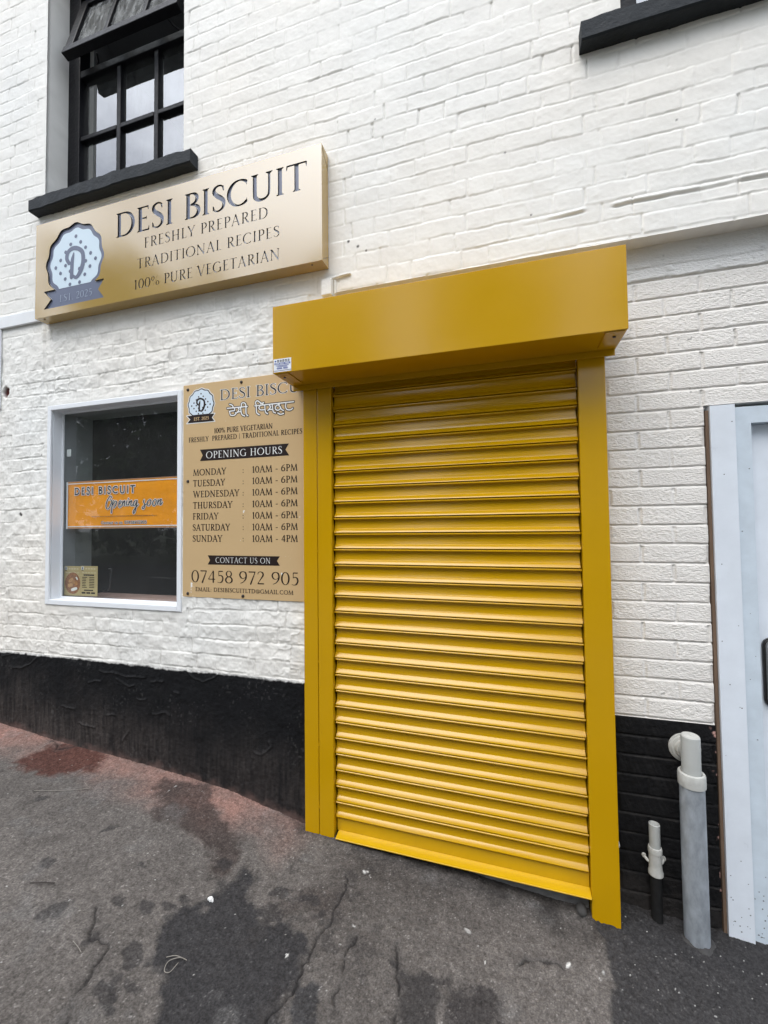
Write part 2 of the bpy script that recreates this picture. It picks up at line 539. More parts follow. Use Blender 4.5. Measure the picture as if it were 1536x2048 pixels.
        G['6'] = (.62, s.path([(.48, .97), (.28, .85), (.12, .60), (.09, .34), (.14, .12), (.30, .02)], [N, N * 1.5, K * .9, K, K * .9, N]) + s.path([(.30, .02), (.46, .10), (.53, .30), (.46, .50), (.32, .58), (.18, .52), (.11, .40)], [N, K * .8, K, K * .8, N, N, N]))
        G['9'] = (.62, [(.62 - a, 1 - b, .62 - c, 1 - d, r0, r1, f) for a, b, c, d, r0, r1, f in G['6'][1]])
        G['7'] = (.56, flat(.06, .95, .52, .95, .042 if s.sf else K * .8) + chain([(.50, .94), (.20, 0)], [N * 1.6, K] if s.sf else K))
        G['8'] = (.60, s.arc(.30, .755, .175, .245 - N, 0, 360, 26, K * .85) + s.arc(.30, .265, .225, .265 - N, 0, 360, 28))
        G['%'] = (.86, s.arc(.20, .76, .13, .22, 0, 360, 20, .045, .016) + s.arc(.66, .24, .13, .22, 0, 360, 20, .045, .016) + chain([(.20, .0), (.66, 1.0)], .016))
        G[':'] = (.30, chain([(.15, .10), (.151, .10)], .055) + chain([(.15, .55), (.151, .55)], .055))
        G['.'] = (.26, chain([(.12, .05), (.121, .05)], .055))
        G['-'] = (.40, flat(.06, .36, .34, .36, .03))
        G['|'] = (.36, flat(.18, -.12, .18, 1.05, .02))
        G['@'] = (.98, s.arc(.49, .44, .40, .46, -50, 300, 34, .032, .018) + s.arc(.46, .44, .16, .2, 0, 360, 20, .04, .02) + s.path([(.63, .62), (.62, .30), (.70, .22), (.84, .30)], [.035, .035, .02, .018]))
        G[' '] = (.34, [])
        if not s.sf:
            k = K
            G['I'] = (.30, flat(.15, 0, .15, 1, k))
            G['o'] = (.60, s.arc(.30, .33, .20, .29, 0, 360, 24, k, k))
            G['n'] = (.60, flat(.12, 0, .12, .62, k) + s.path([(.12, .42), (.20, .58), (.34, .60), (.45, .50), (.46, .3), (.46, .03)], [k, k]))
            G['u'] = (.60, [(.60 - a, .62 - b, .60 - c, .62 - d, r0, r1, f) for a, b, c, d, r0, r1, f in G['n'][1]])
            G['t'] = (.42, flat(.18, 0, .18, .85, k) + flat(.04, .58, .36, .58, k))
            G['a'] = (.58, s.arc(.27, .31, .18, .27, 0, 360, 22, k, k) + flat(.46, 0, .46, .62, k))
            G['c'] = (.52, s.arc(.29, .31, .19, .27, 50, 310, 18, k, k))
            G['s'] = (.48, [(a * .85 + .0, b * .62, c * .85, d * .62, k, k, f) for a, b, c, d, r0, r1, f in s.path(sp, [k, k])])
        return G
SERIF = Serif().glyphs()
class Light(Serif): tk, tn = .05, .019
LIGHT = Light().glyphs()
class Bold(Serif): tk, tn = .082, .030
BOLD = Bold().glyphs()
class Sans(Serif): tk, tn, sf = .068, .068, 0
SANS = Sans().glyphs()

def text_segs(txt, x0, z0, h, width=None, font=SERIF, track=0.0):
    """strokes of one line; baseline starts at x0,z0; h = capital height; squeezed to the given width"""
    segs, x = [], 0.0
    for ch in txt:
        adv, gl = font[ch]
        segs += [(a + x, b, c + x, d, r0, r1, f) for a, b, c, d, r0, r1, f in gl]
        x += adv + track
    lo = min(min(s[0], s[2]) for s in segs); hi = max(max(s[0], s[2]) for s in segs)
    sx = h if width is None else width / (hi - lo)
    rs = h * min(1.0, 0.5 + 0.5 * sx / h)
    return [(x0 + (a - lo) * sx, z0 + b * h, x0 + (c - lo) * sx, z0 + d * h, r0 * rs, r1 * rs, f) for a, b, c, d, r0, r1, f in segs]

class Field:
    def __init__(s, x0, x1, z0, z1, h, far=0.02):
        s.x0, s.z0 = x0, z0
        s.nx = max(2, int(round((x1 - x0) / h))) + 1; s.nz = max(2, int(round((z1 - z0) / h))) + 1
        s.hx = (x1 - x0) / (s.nx - 1); s.hz = (z1 - z0) / (s.nz - 1)
        s.far = far
        s.F = np.full((s.nx, s.nz), far)
    def grid(s):
        return np.meshgrid(s.x0 + np.arange(s.nx) * s.hx, s.z0 + np.arange(s.nz) * s.hz, indexing='ij')
    def strokes(s, segs):
        for a, b, c, d, r0, r1, fl in segs:
            R = max(r0, r1) + s.far
            i0 = max(0, int((min(a, c) - R - s.x0) / s.hx)); i1 = min(s.nx, int((max(a, c) + R - s.x0) / s.hx) + 2)
            j0 = max(0, int((min(b, d) - R - s.z0) / s.hz)); j1 = min(s.nz, int((max(b, d) + R - s.z0) / s.hz) + 2)
            if i0 >= i1 or j0 >= j1: continue
            X = (s.x0 + np.arange(i0, i1) * s.hx)[:, None]; Z = (s.z0 + np.arange(j0, j1) * s.hz)[None, :]
            ex, ez = c - a, d - b; L = math.hypot(ex, ez) + 1e-9
            u = ((X - a) * ex + (Z - b) * ez) / L
            if fl:
                v = np.abs((X - a) * ez - (Z - b) * ex) / L
                D = np.maximum(np.abs(u - L / 2) - L / 2, v - r0)
            else:
                t = np.clip(u / L, 0, 1)
                D = np.hypot(X - a - t * ex, Z - b - t * ez) - (r0 + (r1 - r0) * t)
            s.F[i0:i1, j0:j1] = np.minimum(s.F[i0:i1, j0:j1], D)
        return s
    def mesh(s, iso=0.0, invert=False, F=None):
        """returns 2-D verts, faces, and outline edges of the region F < iso (or its complement)"""
        F = (s.F if F is None else F) - iso
        if invert: F = -F
        F = np.where(np.abs(F) < 1e-7, 1e-7, F)
        S = F < 0
        n4 = S[:-1, :-1].astype(int) + S[1:, :-1] + S[1:, 1:] + S[:-1, 1:]
        V, FA, ED = [], [], []
        fx = lambda i: s.x0 + i * s.hx
        fz = lambda j: s.z0 + j * s.hz
        full = n4 == 4
        for j in range(s.nz - 1):
            col = full[:, j]
            if not col.any(): continue
            d = np.diff(np.concatenate([[0], col.astype(int), [0]]))
            for a, b in zip(np.where(d == 1)[0], np.where(d == -1)[0]):
                k = len(V)
                V += [(fx(a), fz(j)), (fx(b), fz(j)), (fx(b), fz(j + 1)), (fx(a), fz(j + 1))]
                FA.append((k, k + 1, k + 2, k + 3))
        for i, j in zip(*np.where((n4 > 0) & (n4 < 4))):
            cs = ((i, j), (i + 1, j), (i + 1, j + 1), (i, j + 1))
            poly, cross = [], []
            for q in range(4):
                p0, p1 = cs[q], cs[(q + 1) % 4]
                f0, f1 = F[p0], F[p1]
                if f0 < 0: poly.append((fx(p0[0]), fz(p0[1])))
                if (f0 < 0) != (f1 < 0):
                    t = f0 / (f0 - f1)
                    pt = (fx(p0[0] + (p1[0] - p0[0]) * t), fz(p0[1] + (p1[1] - p0[1]) * t))
                    poly.append(pt); cross.append((pt, f0 < 0))
            if len(poly) < 3: continue
            k = len(V); V += poly; FA.append(tuple(range(k, k + len(poly))))
            for q, (pt, leaving) in enumerate(cross):
                if leaving: ED.append((pt, cross[(q + 1) % len(cross)][0]))
        return V, FA, ED
    def into(s, mb, y, m=0, iso=0.0, invert=False, F=None, wall_to=None, mw=0):
        V, FA, ED = s.mesh(iso, invert, F)
        mb.add([(x, y, z) for x, z in V], FA, m)
        if wall_to is not None:
            v, f = [], []
            for (a, b) in ED:
                k = len(v)
                v += [(a[0], y, a[1]), (b[0], y, b[1]), (b[0], wall_to, b[1]), (a[0], wall_to, a[1])]
                f.append((k, k + 1, k + 2, k + 3))
            mb.add(v, f, mw)

def print_text(mb, txt, x0, z0, h, width, y, m=0, font=SERIF, res=26, halo=0, mh=0, track=0.0, yh=0.0004, grow=0.0):
    sg = text_segs(txt, x0, z0, h, width, font, track)
    pad = h * .25 + halo * 1.5
    xs = [q for s in sg for q in (s[0], s[2])]
    fl = Field(min(xs) - pad, max(xs) + pad, z0 - pad, z0 + h + pad, h / res, far=max(h * .2, halo * 2)).strokes(sg)
    if halo: fl.into(mb, y + yh, mh, iso=halo)
    fl.into(mb, y, m, iso=grow)

LOGO_DOTS = [(-0.0014,0.13),(-0.0398,0.0908),(0.0342,0.0905),(0.0713,0.0517),(-0.0776,0.0525),(0.1085,0.0125),(-0.1152,0.0126),(0.1444,-0.0247),(-0.0772,-0.0248),(0.0725,-0.0255),(-0.1521,-0.0247),(0.1049,-0.0619),(-0.1152,-0.0629),(0.0675,-0.1013),(-0.0783,-0.1024),(0.0297,-0.1389),(-0.0422,-0.1391),(0.027,-0.0613),(-0.042,-0.0633)]
LOGO_D = [[(-0.0502,-0.0168),(-0.068,0.0129),(-0.0588,0.0487),(-0.0247,0.0644),(0.0144,0.0565),(0.0487,0.0274),(0.0543,-0.0257),(0.0406,-0.0675),(0.017,-0.1002),(-0.0022,-0.106),(-0.0195,-0.0936)],[(-0.0168,0.0348),(-0.0281,-0.0173),(-0.0306,-0.099)]]
LOGO_RIB = [(-0.2340, -0.1530), (0.2159, -0.1546), (0.1728, -0.2075), (0.2151, -0.2590), (-0.2330, -0.2575), (-0.1787, -0.2070)]
OPENING_SOON = [[(-1.3151,1.6008),(-1.3238,1.6104),(-1.3374,1.5987),(-1.3526,1.5737),(-1.3575,1.5497),(-1.3486,1.5348),(-1.3349,1.5385),(-1.3214,1.5595),(-1.3158,1.5781),(-1.3218,1.5876),(-1.3321,1.5865)],[(-1.3028,1.5831),(-1.3111,1.5566),(-1.3173,1.5114)],[(-1.3076,1.5565),(-1.2925,1.5748),(-1.284,1.5799),(-1.2788,1.5717),(-1.2854,1.5533),(-1.2972,1.5416)],[(-1.2617,1.558),(-1.2466,1.5682),(-1.245,1.5775),(-1.2535,1.579),(-1.2601,1.5659),(-1.2616,1.5501),(-1.2547,1.542),(-1.2413,1.5496)],[(-1.2315,1.5758),(-1.2363,1.5521)],[(-1.233,1.5626),(-1.2198,1.5781),(-1.2164,1.5754),(-1.2195,1.5543),(-1.2144,1.5516)],[(-1.2013,1.5776),(-1.2061,1.5593),(-1.2011,1.5526),(-1.1944,1.5563)],[(-1.1908,1.5905),(-1.1921,1.5879)],[(-1.1846,1.5745),(-1.1894,1.5536)],[(-1.1852,1.564),(-1.1714,1.5781),(-1.168,1.5754),(-1.1728,1.5558),(-1.1661,1.5491),(-1.1579,1.5554)],[(-1.1284,1.5769),(-1.1416,1.5786),(-1.153,1.5632),(-1.1529,1.5501),(-1.143,1.5511),(-1.1316,1.5678),(-1.1278,1.5769),(-1.1347,1.5444),(-1.1426,1.5158),(-1.1524,1.5043),(-1.1542,1.5161),(-1.1412,1.5341),(-1.1184,1.5544)],[(-1.0778,1.5794),(-1.081,1.5691),(-1.0744,1.5559),(-1.0742,1.5404),(-1.0839,1.5289),(-1.0904,1.5355),(-1.0808,1.5457),(-1.0566,1.5581)],[(-1.0391,1.5796),(-1.0519,1.5709),(-1.0549,1.5528),(-1.0452,1.5461),(-1.034,1.5549),(-1.0294,1.5728),(-1.0374,1.5795),(-1.0278,1.5767)],[(-1.0006,1.5811),(-1.0133,1.5698),(-1.0164,1.5519),(-1.0067,1.5452),(-0.9957,1.5565),(-0.9926,1.5744),(-1.0006,1.5811)],[(-0.9784,1.5779),(-0.9829,1.5536)],[(-0.9798,1.5638),(-0.9625,1.58),(-0.9578,1.5773),(-0.9655,1.5557),(-0.9607,1.5505),(-0.9498,1.563)]]
GURMUKHI = [[(-0.4469,2.02),(-0.33,2.0189)],[(-0.4331,2.0395),(-0.4177,2.0327),(-0.4101,2.0201)],[(-0.405,2.0195),(-0.4035,2.006),(-0.420,2.0045),(-0.4345,2.0035)],[(-0.433,2.0036),(-0.4269,1.9845),(-0.4085,1.9811),(-0.3957,1.9879),(-0.3994,1.9941)],[(-0.3812,2.0162),(-0.3781,2.0067),(-0.3918,1.9921)],[(-0.3918,1.9921),(-0.3812,1.9964),(-0.3684,1.9961)],[(-0.369,2.0177),(-0.3615,1.9829),(-0.345,1.9723)],[(-0.3645,2.0186),(-0.363,2.0356),(-0.354,2.04),(-0.3419,2.0349),(-0.3374,2.0214)],[(-0.3374,2.0214),(-0.3366,1.9833),(-0.3264,1.972)],[(-0.2869,2.018),(-0.073,2.0186)],[(-0.278,2.0185),(-0.2766,1.9846),(-0.2619,1.9717)],[(-0.278,2.0185),(-0.2824,2.0345),(-0.2729,2.0422),(-0.2574,2.0322),(-0.2384,2.0188)],[(-0.2545,2.0259),(-0.2369,2.029)],[(-0.2574,2.0166),(-0.2639,2.0055),(-0.2545,1.9956),(-0.2355,1.9939)],[(-0.2311,2.0155),(-0.2268,1.9828),(-0.2147,1.9722)],[(-0.205,2.0131),(-0.1993,2.0036),(-0.2146,1.9882)],[(-0.2146,1.9882),(-0.2051,1.9925),(-0.1878,1.9915)],[(-0.1892,2.0129),(-0.1841,1.9816),(-0.1715,1.9729)],[(-0.1491,2.0135),(-0.1691,2.0059),(-0.172,1.9934),(-0.1606,1.9847),(-0.1477,1.9886),(-0.1449,1.9986),(-0.1534,2.007)],[(-0.1463,1.9987),(-0.1378,1.9865),(-0.1271,1.9804)],[(-0.1584,1.9709),(-0.145,1.9637),(-0.1271,1.9664)],[(-0.1145,2.0162),(-0.1174,1.9986),(-0.1082,1.9838),(-0.0899,1.9809),(-0.0782,1.9875)]]

def logo_fields(cx, cz, k, h):
    """cookie with scalloped rim, ribbon, dots and script letter; k = scale against the big sign"""
    fl = Field(cx - .27 * k, cx + .27 * k, cz - .29 * k, cz + .235 * k, h, far=.03)
    X, Z = fl.grid(); x = (X - cx) / k; z = (Z - cz) / k
    th = np.arctan2(z + .012, x + .004)
    rad = .2115 * (1 + .028 * np.cos(12 * th + .5))
    cookie = (np.hypot(x + .004, z + .012) - rad) * k
    rib = poly_sdf(x, z, LOGO_RIB) * k
    dots = np.full(X.shape, .05)
    for dx, dz in LOGO_DOTS: dots = np.minimum(dots, np.hypot(x - dx, z - dz) - .0105)
    sg = []
    for s in LOGO_D:
        p = cr(s, 6); n = len(p)
        r = [0.0125] * n
        if len(s) > 4: r = list(np.interp(np.linspace(0, 1, n), [0, .15, .4, .7, 1], [.011, .0135, .012, .0155, .007]))
        else: r = list(np.interp(np.linspace(0, 1, n), [0, .3, 1], [.005, .012, .0135]))
        sg += chain([(cx + a * k, cz + b * k) for a, b in p], [q * k for q in r])
    fl.strokes(sg)
    dark = np.minimum(fl.F, dots * k)
    return fl, cookie, rib, dark

# ------------------------------------------------------------------ ground profile
GX = [-40, -3, -2.05, -1.449, -.925, -.463, -.038, .14, 1.17, 1.27, 1.54, 2.2, 40]
GZ = [.36, .33, .262, .21, .176, .135, .05, .04, -.052, -.062, -.088, -.13, -.18]
def gz(x, y=0.0):
    return np.interp(x, GX, GZ) + .02 * np.minimum(y, 0)

S1 = [(-1.568,-.23),(-1.568,-.074),(-1.491,.034),(-1.162,-.006),(-1.13,-.16),(-1.256,-.236),(-1.442,-.248)]
S2 = [(-.767,-.112),(-.776,-.06),(-.488,-.015),(-.421,-.132),(-.314,-.161),(-.173,-.246),(-.175,-.363),(-.216,-.385),(-.292,-.322),(-.382,-.283),(-.524,-.27),(-.604,-.301),(-.662,-.204)]
S3 = [(-.239,-.615),(-.222,-.572),(-.152,-.52),(-.164,-.431),(-.112,-.32),(-.024,-.392),(.066,-.488),(.125,-.452),(.23,-.487),(.237,-.593),(.247,-.666),(.27,-.9),(.3,-1.2),(-.0,-1.2),(-.051,-.817),(-.173,-.697)]
S4 = [(.248,-.647),(.276,-.592),(.315,-.59),(.345,-.63),(.34,-.68),(.30,-.70),(.26,-.69)]
S5 = [(.532,-.457),(.634,-.427),(.683,-.458),(.671,-.563),(.70,-.75),(.60,-.75),(.569,-.599)]
S6 = [(.687,-.484),(.765,-.408),(.823,-.415),(.852,-.492),(.80,-.60),(.70,-.60)]
S7 = [(.20,-.29),(.27,-.27),(.28,-.36),(.22,-.42),(.16,-.40),(.10,-.44),(.04,-.40),(.09,-.33)]
CRACKS = [[(.262,-.20),(.268,-.30),(.275,-.4),(.254,-.514),(.253,-.608),(.241,-.67),(.22,-.724),(.2,-.95)],
          [(.377,-.405),(.365,-.481),(.388,-.559),(.377,-.633),(.387,-.664),(.39,-.8)],
          [(-.2,-1.1),(-.275,-.917),(-.319,-.852),(-.326,-.798),(-.339,-.741),(-.415,-.741),(-.466,-.668)],
          [(.51,-.388),(.541,-.503),(.566,-.6),(.57,-.8)],
          [(-1.62,.0),(-1.5,-.06),(-1.42,.01)], [(.9,-.30),(.97,-.26),(1.04,-.27)]]
SPOTS = [(-.731,-.389,.022),(-.801,-.602,.024),(-.476,-.482,.018),(-.589,-.727,.035),(-.42,-.625,.018),(-.216,-.525,.022),(-.246,-.567,.026),(-.315,-.606,.03),(-.257,-.716,.045),(-.237,-.794,.03),(-.199,-.77,.022),(-.239,-.833,.038),(-.4,-.741,.03),(-.22,-.331,.03),(.065,-.428,.045),(.165,-.356,.03),(.226,-.388,.025),(.054,-.345,.03),(-1.167,-.352,.03)]
FLECKS = [(-.688,-.079,.006),(-.693,-.117,.006),(.188,-.548,.007),(.318,-.16,.009),(.355,-.379,.008),(.737,-.254,.013),(.801,-.34,.007),(1.066,-.251,.013),(1.174,-.237,.006),(1.159,-.261,.005),(.187,-.547,.006),(.33,-.155,.006),(.345,-.17,.005)]

M_ASPH = mat('asphalt', attr='paint', rough=.9, var=.5, vscale=190, bumps=((260, .55, .004), (60, .35, .006)), rvar=.08, spec=.12)
def ground_sheet():
    xs = axis_grid((-2.5, 2.15), .0036, [-40, -20, -10, -6, -4, -3.2, -2.8, 2.4, 2.8, 3.4, 5, 9, 18, 40])
    ys = axis_grid((-1.2, .10), .0036, [-3.25, -3.0, -2.4, -1.9, -1.5, -1.3, .2, .35])
    X, Y = np.meshgrid(xs, ys, indexing='ij')
    wx = X + .022 * fbm(X, Y, .09, 4, 3) ; wy = Y + .022 * fbm(X, Y, .09, 4, 9)
    Z = gz(X, Y) + .004 * fbm(X, Y, .35, 2, 21) + .0016 * fbm(X, Y, .03, 3, 31) + .0011 * vnoise(X, Y, .007, None, 41)
    C = np.empty(X.shape + (3,), np.float32)
    base = np.array([.112, .101, .092]); C[:] = base
    C *= (1 + .16 * fbm(X, Y, .5, 4, 51) + .10 * fbm(X, Y, .06, 3, 57))[..., None]
    def blend(mask, col):
        C[:] = C * (1 - mask[..., None]) + np.array(col) * mask[..., None]
    # reddish brick dust washed out along the left wall
    dist = -Y + .05 * fbm(X, Y, .16, 3, 61)
    dust = sstep(.28, .03, dist) * sstep(.12, -.25, X) * (.74 + .30 * fbm(X, Y, .11, 3, 63))
    blend(np.clip(dust, 0, .92), (.28, .160, .13))
    blend(np.clip(sstep(.26, .04, dist) * sstep(.1, .4, X) * (.48 + .35 * fbm(X, Y, .08, 3, 65)), 0, .85), (.040, .036, .033))  # wider dirt band before the shutter, deepened as painted contact shade
    blend(np.clip(sstep(.10, .02, -Y + .03 * fbm(X, Y, .05, 3, 67)) * sstep(-.15, .0, X) * .6, 0, .8), (.030, .027, .025))  # grime strip at shutter and posts, with contact shadow painted in
    fray = .020 * fbm(X, Y, .035, 3, 71)
    for P, col, a, soft in ((S1, (.072, .030, .023), .9, .03), (S2, (.050, .038, .034), .80, .03), (S3, (.026, .026, .028), .86, .022), (S4, (.034, .034, .036), .82, .012),
                      (S5, (.034, .032, .032), .8, .02), (S6, (.036, .033, .033), .8, .02), (S7, (.055, .046, .042), .7, .04)):
        d = poly_sdf(wx, wy, P) + fray
        blend(a * sstep(soft, -soft, d), col)
    for sx, sy, r in SPOTS:
        d = np.hypot((wx - sx), (wy - sy) * 1.25) - r
        blend(.72 * sstep(.010, -.008, d + fray * .7), (.036, .034, .034))
    blotch = fbm(X, Y, .075, 4, 81)
    blend(.55 * sstep(.62, 1.0, blotch) * sstep(-.2, .1, X) * sstep(.75, .3, X), (.040, .037, .036))
    blend(.30 * sstep(.55, 1.1, fbm(X, Y, .13, 4, 87)), (.15, .145, .14))
    # newer dark asphalt strip on the right
    pat = poly_sdf(wx, wy, [(1.15, .2), (1.169, -.065), (1.2, -.125), (1.195, -.268), (1.16, -.331), (1.15, -.42), (1.10, -1.4), (3, -1.4), (3, .2)])
    pm = sstep(.012, -.012, pat)
    blend(.9 * pm, (.036, .035, .036))
    Z = Z - .004 * pm + .0022 * pm * vnoise(X, Y, .009, None, 43)
    # aggregate: every stone its own tone, a few bright
    ag = vnoise(X, Y, .0062, None, 101); ag2 = vnoise(X, Y, .013, None, 103); rr0 = np.random.RandomState(77).uniform(-1, 1, X.shape)
    C *= (1 + .22 * ag + .14 * ag2 + .20 * rr0)[..., None]
    spk = sstep(.90, .99, rr0) * sstep(-.2, .5, ag2)
    blend(.55 * spk * sstep(.02, .10, C[..., 1]), (.34, .32, .30))
    Z = Z + .0006 * ag + .0005 * rr0
    # cracks
    cx = X + .010 * fbm(X, Y, .04, 3, 91); cy = Y + .010 * fbm(X, Y, .04, 3, 93)
    for k, P in enumerate(CRACKS):
        d = line_dist(cx, cy, P)
        g = sstep(.0060, .0016, d) * sstep(-1.1, -.2, fbm(X, Y, .07, 3, 95))
        Z = Z - .006 * g
        blend(.75 * g, (.018, .017, .017))
        blend(.35 * sstep(.03, .006, d) * (1 - g), (.06, .055, .052))
    # pale grit and flecks
    rr = np.random.RandomState(12)
    fl = list(FLECKS)
    for q in range(300):
        fx, fy = rr.uniform(-2.4, 2.1), -rr.uniform(0, 1) ** 1.2 * 1.1
        fl.append((fx, fy, rr.uniform(.0012, .0030)))
    for q in range(90):
        fl.append((rr.uniform(1.25, 2.0), -rr.uniform(-.05, .25), rr.uniform(.0012, .0028)))
    hx = np.searchsorted(xs, [f[0] for f in fl]); hy = np.searchsorted(ys, [f[1] for f in fl])
    for (fx, fy, r), i, j in zip(fl, hx, hy):
        i0, i1, j0, j1 = max(0, i - 6), i + 7, max(0, j - 6), j + 7
        a = X[i0:i1, j0:j1] - fx; b = Y[i0:i1, j0:j1] - fy
        an = rr.uniform(0, 3.14); u = a * math.cos(an) + b * math.sin(an); v = (b * math.cos(an) - a * math.sin(an)) * rr.uniform(1.4, 3.6)
        mk = sstep(r * 1.3, r * .6, np.hypot(u, v))
        c = rr.uniform(.32, .62)
        C[i0:i1, j0:j1] = C[i0:i1, j0:j1] * (1 - mk[..., None]) + np.array([c, c * .98, c * .93]) * mk[..., None]
        Z[i0:i1, j0:j1] += mk * .0016
    n, m = X.shape
    V = np.stack([X, Y, Z], -1).reshape(-1, 3)
    I, J = np.meshgrid(np.arange(n - 1), np.arange(m - 1), indexing='ij')
    a = (I * m + J).ravel()
    F = np.stack([a, a + m, a + m + 1, a + 1], -1)
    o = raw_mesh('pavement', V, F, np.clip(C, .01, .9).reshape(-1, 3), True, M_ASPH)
    tag(o, kind='structure')
ground_sheet()

# kerb, road and the verge across the street (seen only mirrored in glass and paint)
M_KERB = mat('kerb_stone', (.30, .29, .28), .8, var=.2, vscale=20, bumps=((80, .4, .004),))
M_ROAD = mat('road_asphalt', (.055, .055, .058), .8, var=.3, vscale=60, bumps=((150, .4, .004),))
M_LINE = mat('road_paint', (.75, .75, .72), .6, var=.15, vscale=12)
M_SOIL = mat('verge_soil', (.06, .075, .035), .9, var=.4, vscale=3)
def strip(name, ya, yb, dz, m, n=40, x0=-40, x1=40, extra=0):
    xs = np.unique(np.concatenate([np.linspace(x0, x1, n), [v for v in GX if x0 < v < x1]]))
    V = []; F = []
    for x in xs:
        V += [(x, ya, float(gz(x, -3.25)) + dz), (x, yb, float(gz(x, -3.25)) + dz + extra)]
    for i in range(len(xs) - 1):
        k = 2 * i; F.append((k, k + 1, k + 3, k + 2))
    mb = MB(); mb.add(V, F)
    return mb
kb = MB()
for s in (strip('k', -3.25, -3.40, .004, M_KERB), strip('k', -3.40, -3.402, .004, M_KERB, extra=-.125)):
    kb.add(s.v, s.f)
tag(kb.build('kerb', M_KERB), kind='structure')
tag(strip('road', -3.40, -10.2, -.12, M_ROAD).build('road', M_ROAD), kind='structure')
lm = MB()
for k in range(-9, 9):
    s = strip('l', -6.75, -6.87, -.114, M_LINE, 3, k * 4.0, k * 4.0 + 2.0); lm.add(s.v, s.f)
s = strip('l', -3.75, -3.83, -.114, M_LINE); lm.add(s.v, s.f)
tag(lm.build('road_marking', M_LINE), kind='structure')
tag(strip('ground', -10.2, -220, -.16, M_SOIL, x0=-200, x1=200).build('ground', M_SOIL), kind='structure')

def tree_belt():
    """a row of street trees across the road, read only as one dark mirrored mass"""
    r = np.random.RandomState(5)
    V, F, Cc = [], [], []
    cent = []
    for x, h, wd, nq in ((-26, 12.5, 1.7, 40), (-19.0, 14.4, 1.75, 62), (-13.4, 10.6, 1.5, 40), (-10.9, 10.0, .8, 22), (-6.2, 10.8, .9, 30), (-4.6, 9.4, .7, 20),
                         (-.2, 10.6, 1.0, 30), (1.6, 11.2, .9, 26), (6.2, 10.4, .95, 26), (8.6, 11.5, 1.3, 34), (13, 9.5, 1.6, 30), (18, 11, 1.8, 36)):
        y = -13.6 - r.uniform(0, 1.6)
        h += 2.2
        for q in range(int(nq * 1.25)):
            t = r.uniform(.04, 1) ** .8
            cent.append((x + r.normal(0, wd) * (1.05 - .55 * t), y + r.normal(0, .8), 1.3 + (h - 1.9) * t, r.uniform(.5, 1.0)))
    for q in range(210):
        cent.append((r.uniform(-30, 22), -13.4 + r.normal(0, .5), r.uniform(.3, 4.8), r.uniform(.7, 1.15)))
    for cx, cy, cz, cr_ in cent:
        n = 105
        d = r.normal(0, 1, (n, 3)); d /= np.linalg.norm(d, axis=1)[:, None]
        p = np.array([cx, cy, cz]) + d * (cr_ * r.uniform(.55, 1.05, (n, 1)))
        a = r.normal(0, 1, (n, 3)); a /= np.linalg.norm(a, axis=1)[:, None]
        b = np.cross(a, r.normal(0, 1, (n, 3))); b /= np.linalg.norm(b, axis=1)[:, None]
        s = r.uniform(.13, .30, (n, 1))
        V.append(np.stack([p - a * s, p - b * s * .55, p + a * s, p + b * s * .55], 1).reshape(-1, 3))
        c = np.array([.045, .075, .022]) * r.uniform(.6, 1.5)
        Cc.append(np.repeat(c[None], 4 * n, 0))
    V = np.concatenate(V); Cc = np.concatenate(Cc)
    F = np.arange(len(V)).reshape(-1, 4)
    M_LEAF = mat('leaf', attr='paint', rough=.6)
    o = raw_mesh('tree_belt', V, F, Cc, False, M_LEAF)
    tag(o, 'dark leafy trees across the road mirrored in the shop window', 'trees', kind='stuff')
tree_belt()

# ------------------------------------------------------------------ the building
building = empty('shop_building')
tag(building, 'white painted brick building with black base, windows and a white side door', 'building')

M_WALL = mat('white_masonry_paint', attr='paint', rough=.62, var=.045, vscale=6, bumps=((240, .16, .002), (45, .16, .004)), spec=.35)
M_PLINTH = mat('black_masonry_paint', attr='paint', rough=.75, var=.3, vscale=60, bumps=((180, .6, .004), (40, .45, .008)), spec=.12)
M_INFILL = mat('white_textured_brick', attr='paint', rough=.6, var=.04, vscale=8, bumps=((150, .7, .006), (330, .35, .003)), spec=.25, stretch=(.62, 1, 1.25))

WL = (-1.743, -.728, 3.385, 4.95)      # upper left window opening
WR = (1.372, 2.372, 3.395, 4.95)       # upper right window opening
WS = (-1.672, -.736, .997, 2.132)     # shop window opening
PL, PLR = .692, .654                  # tops of the black base
RX, RZ = .143, 2.521                  # recessed bay: right of RX and below RZ

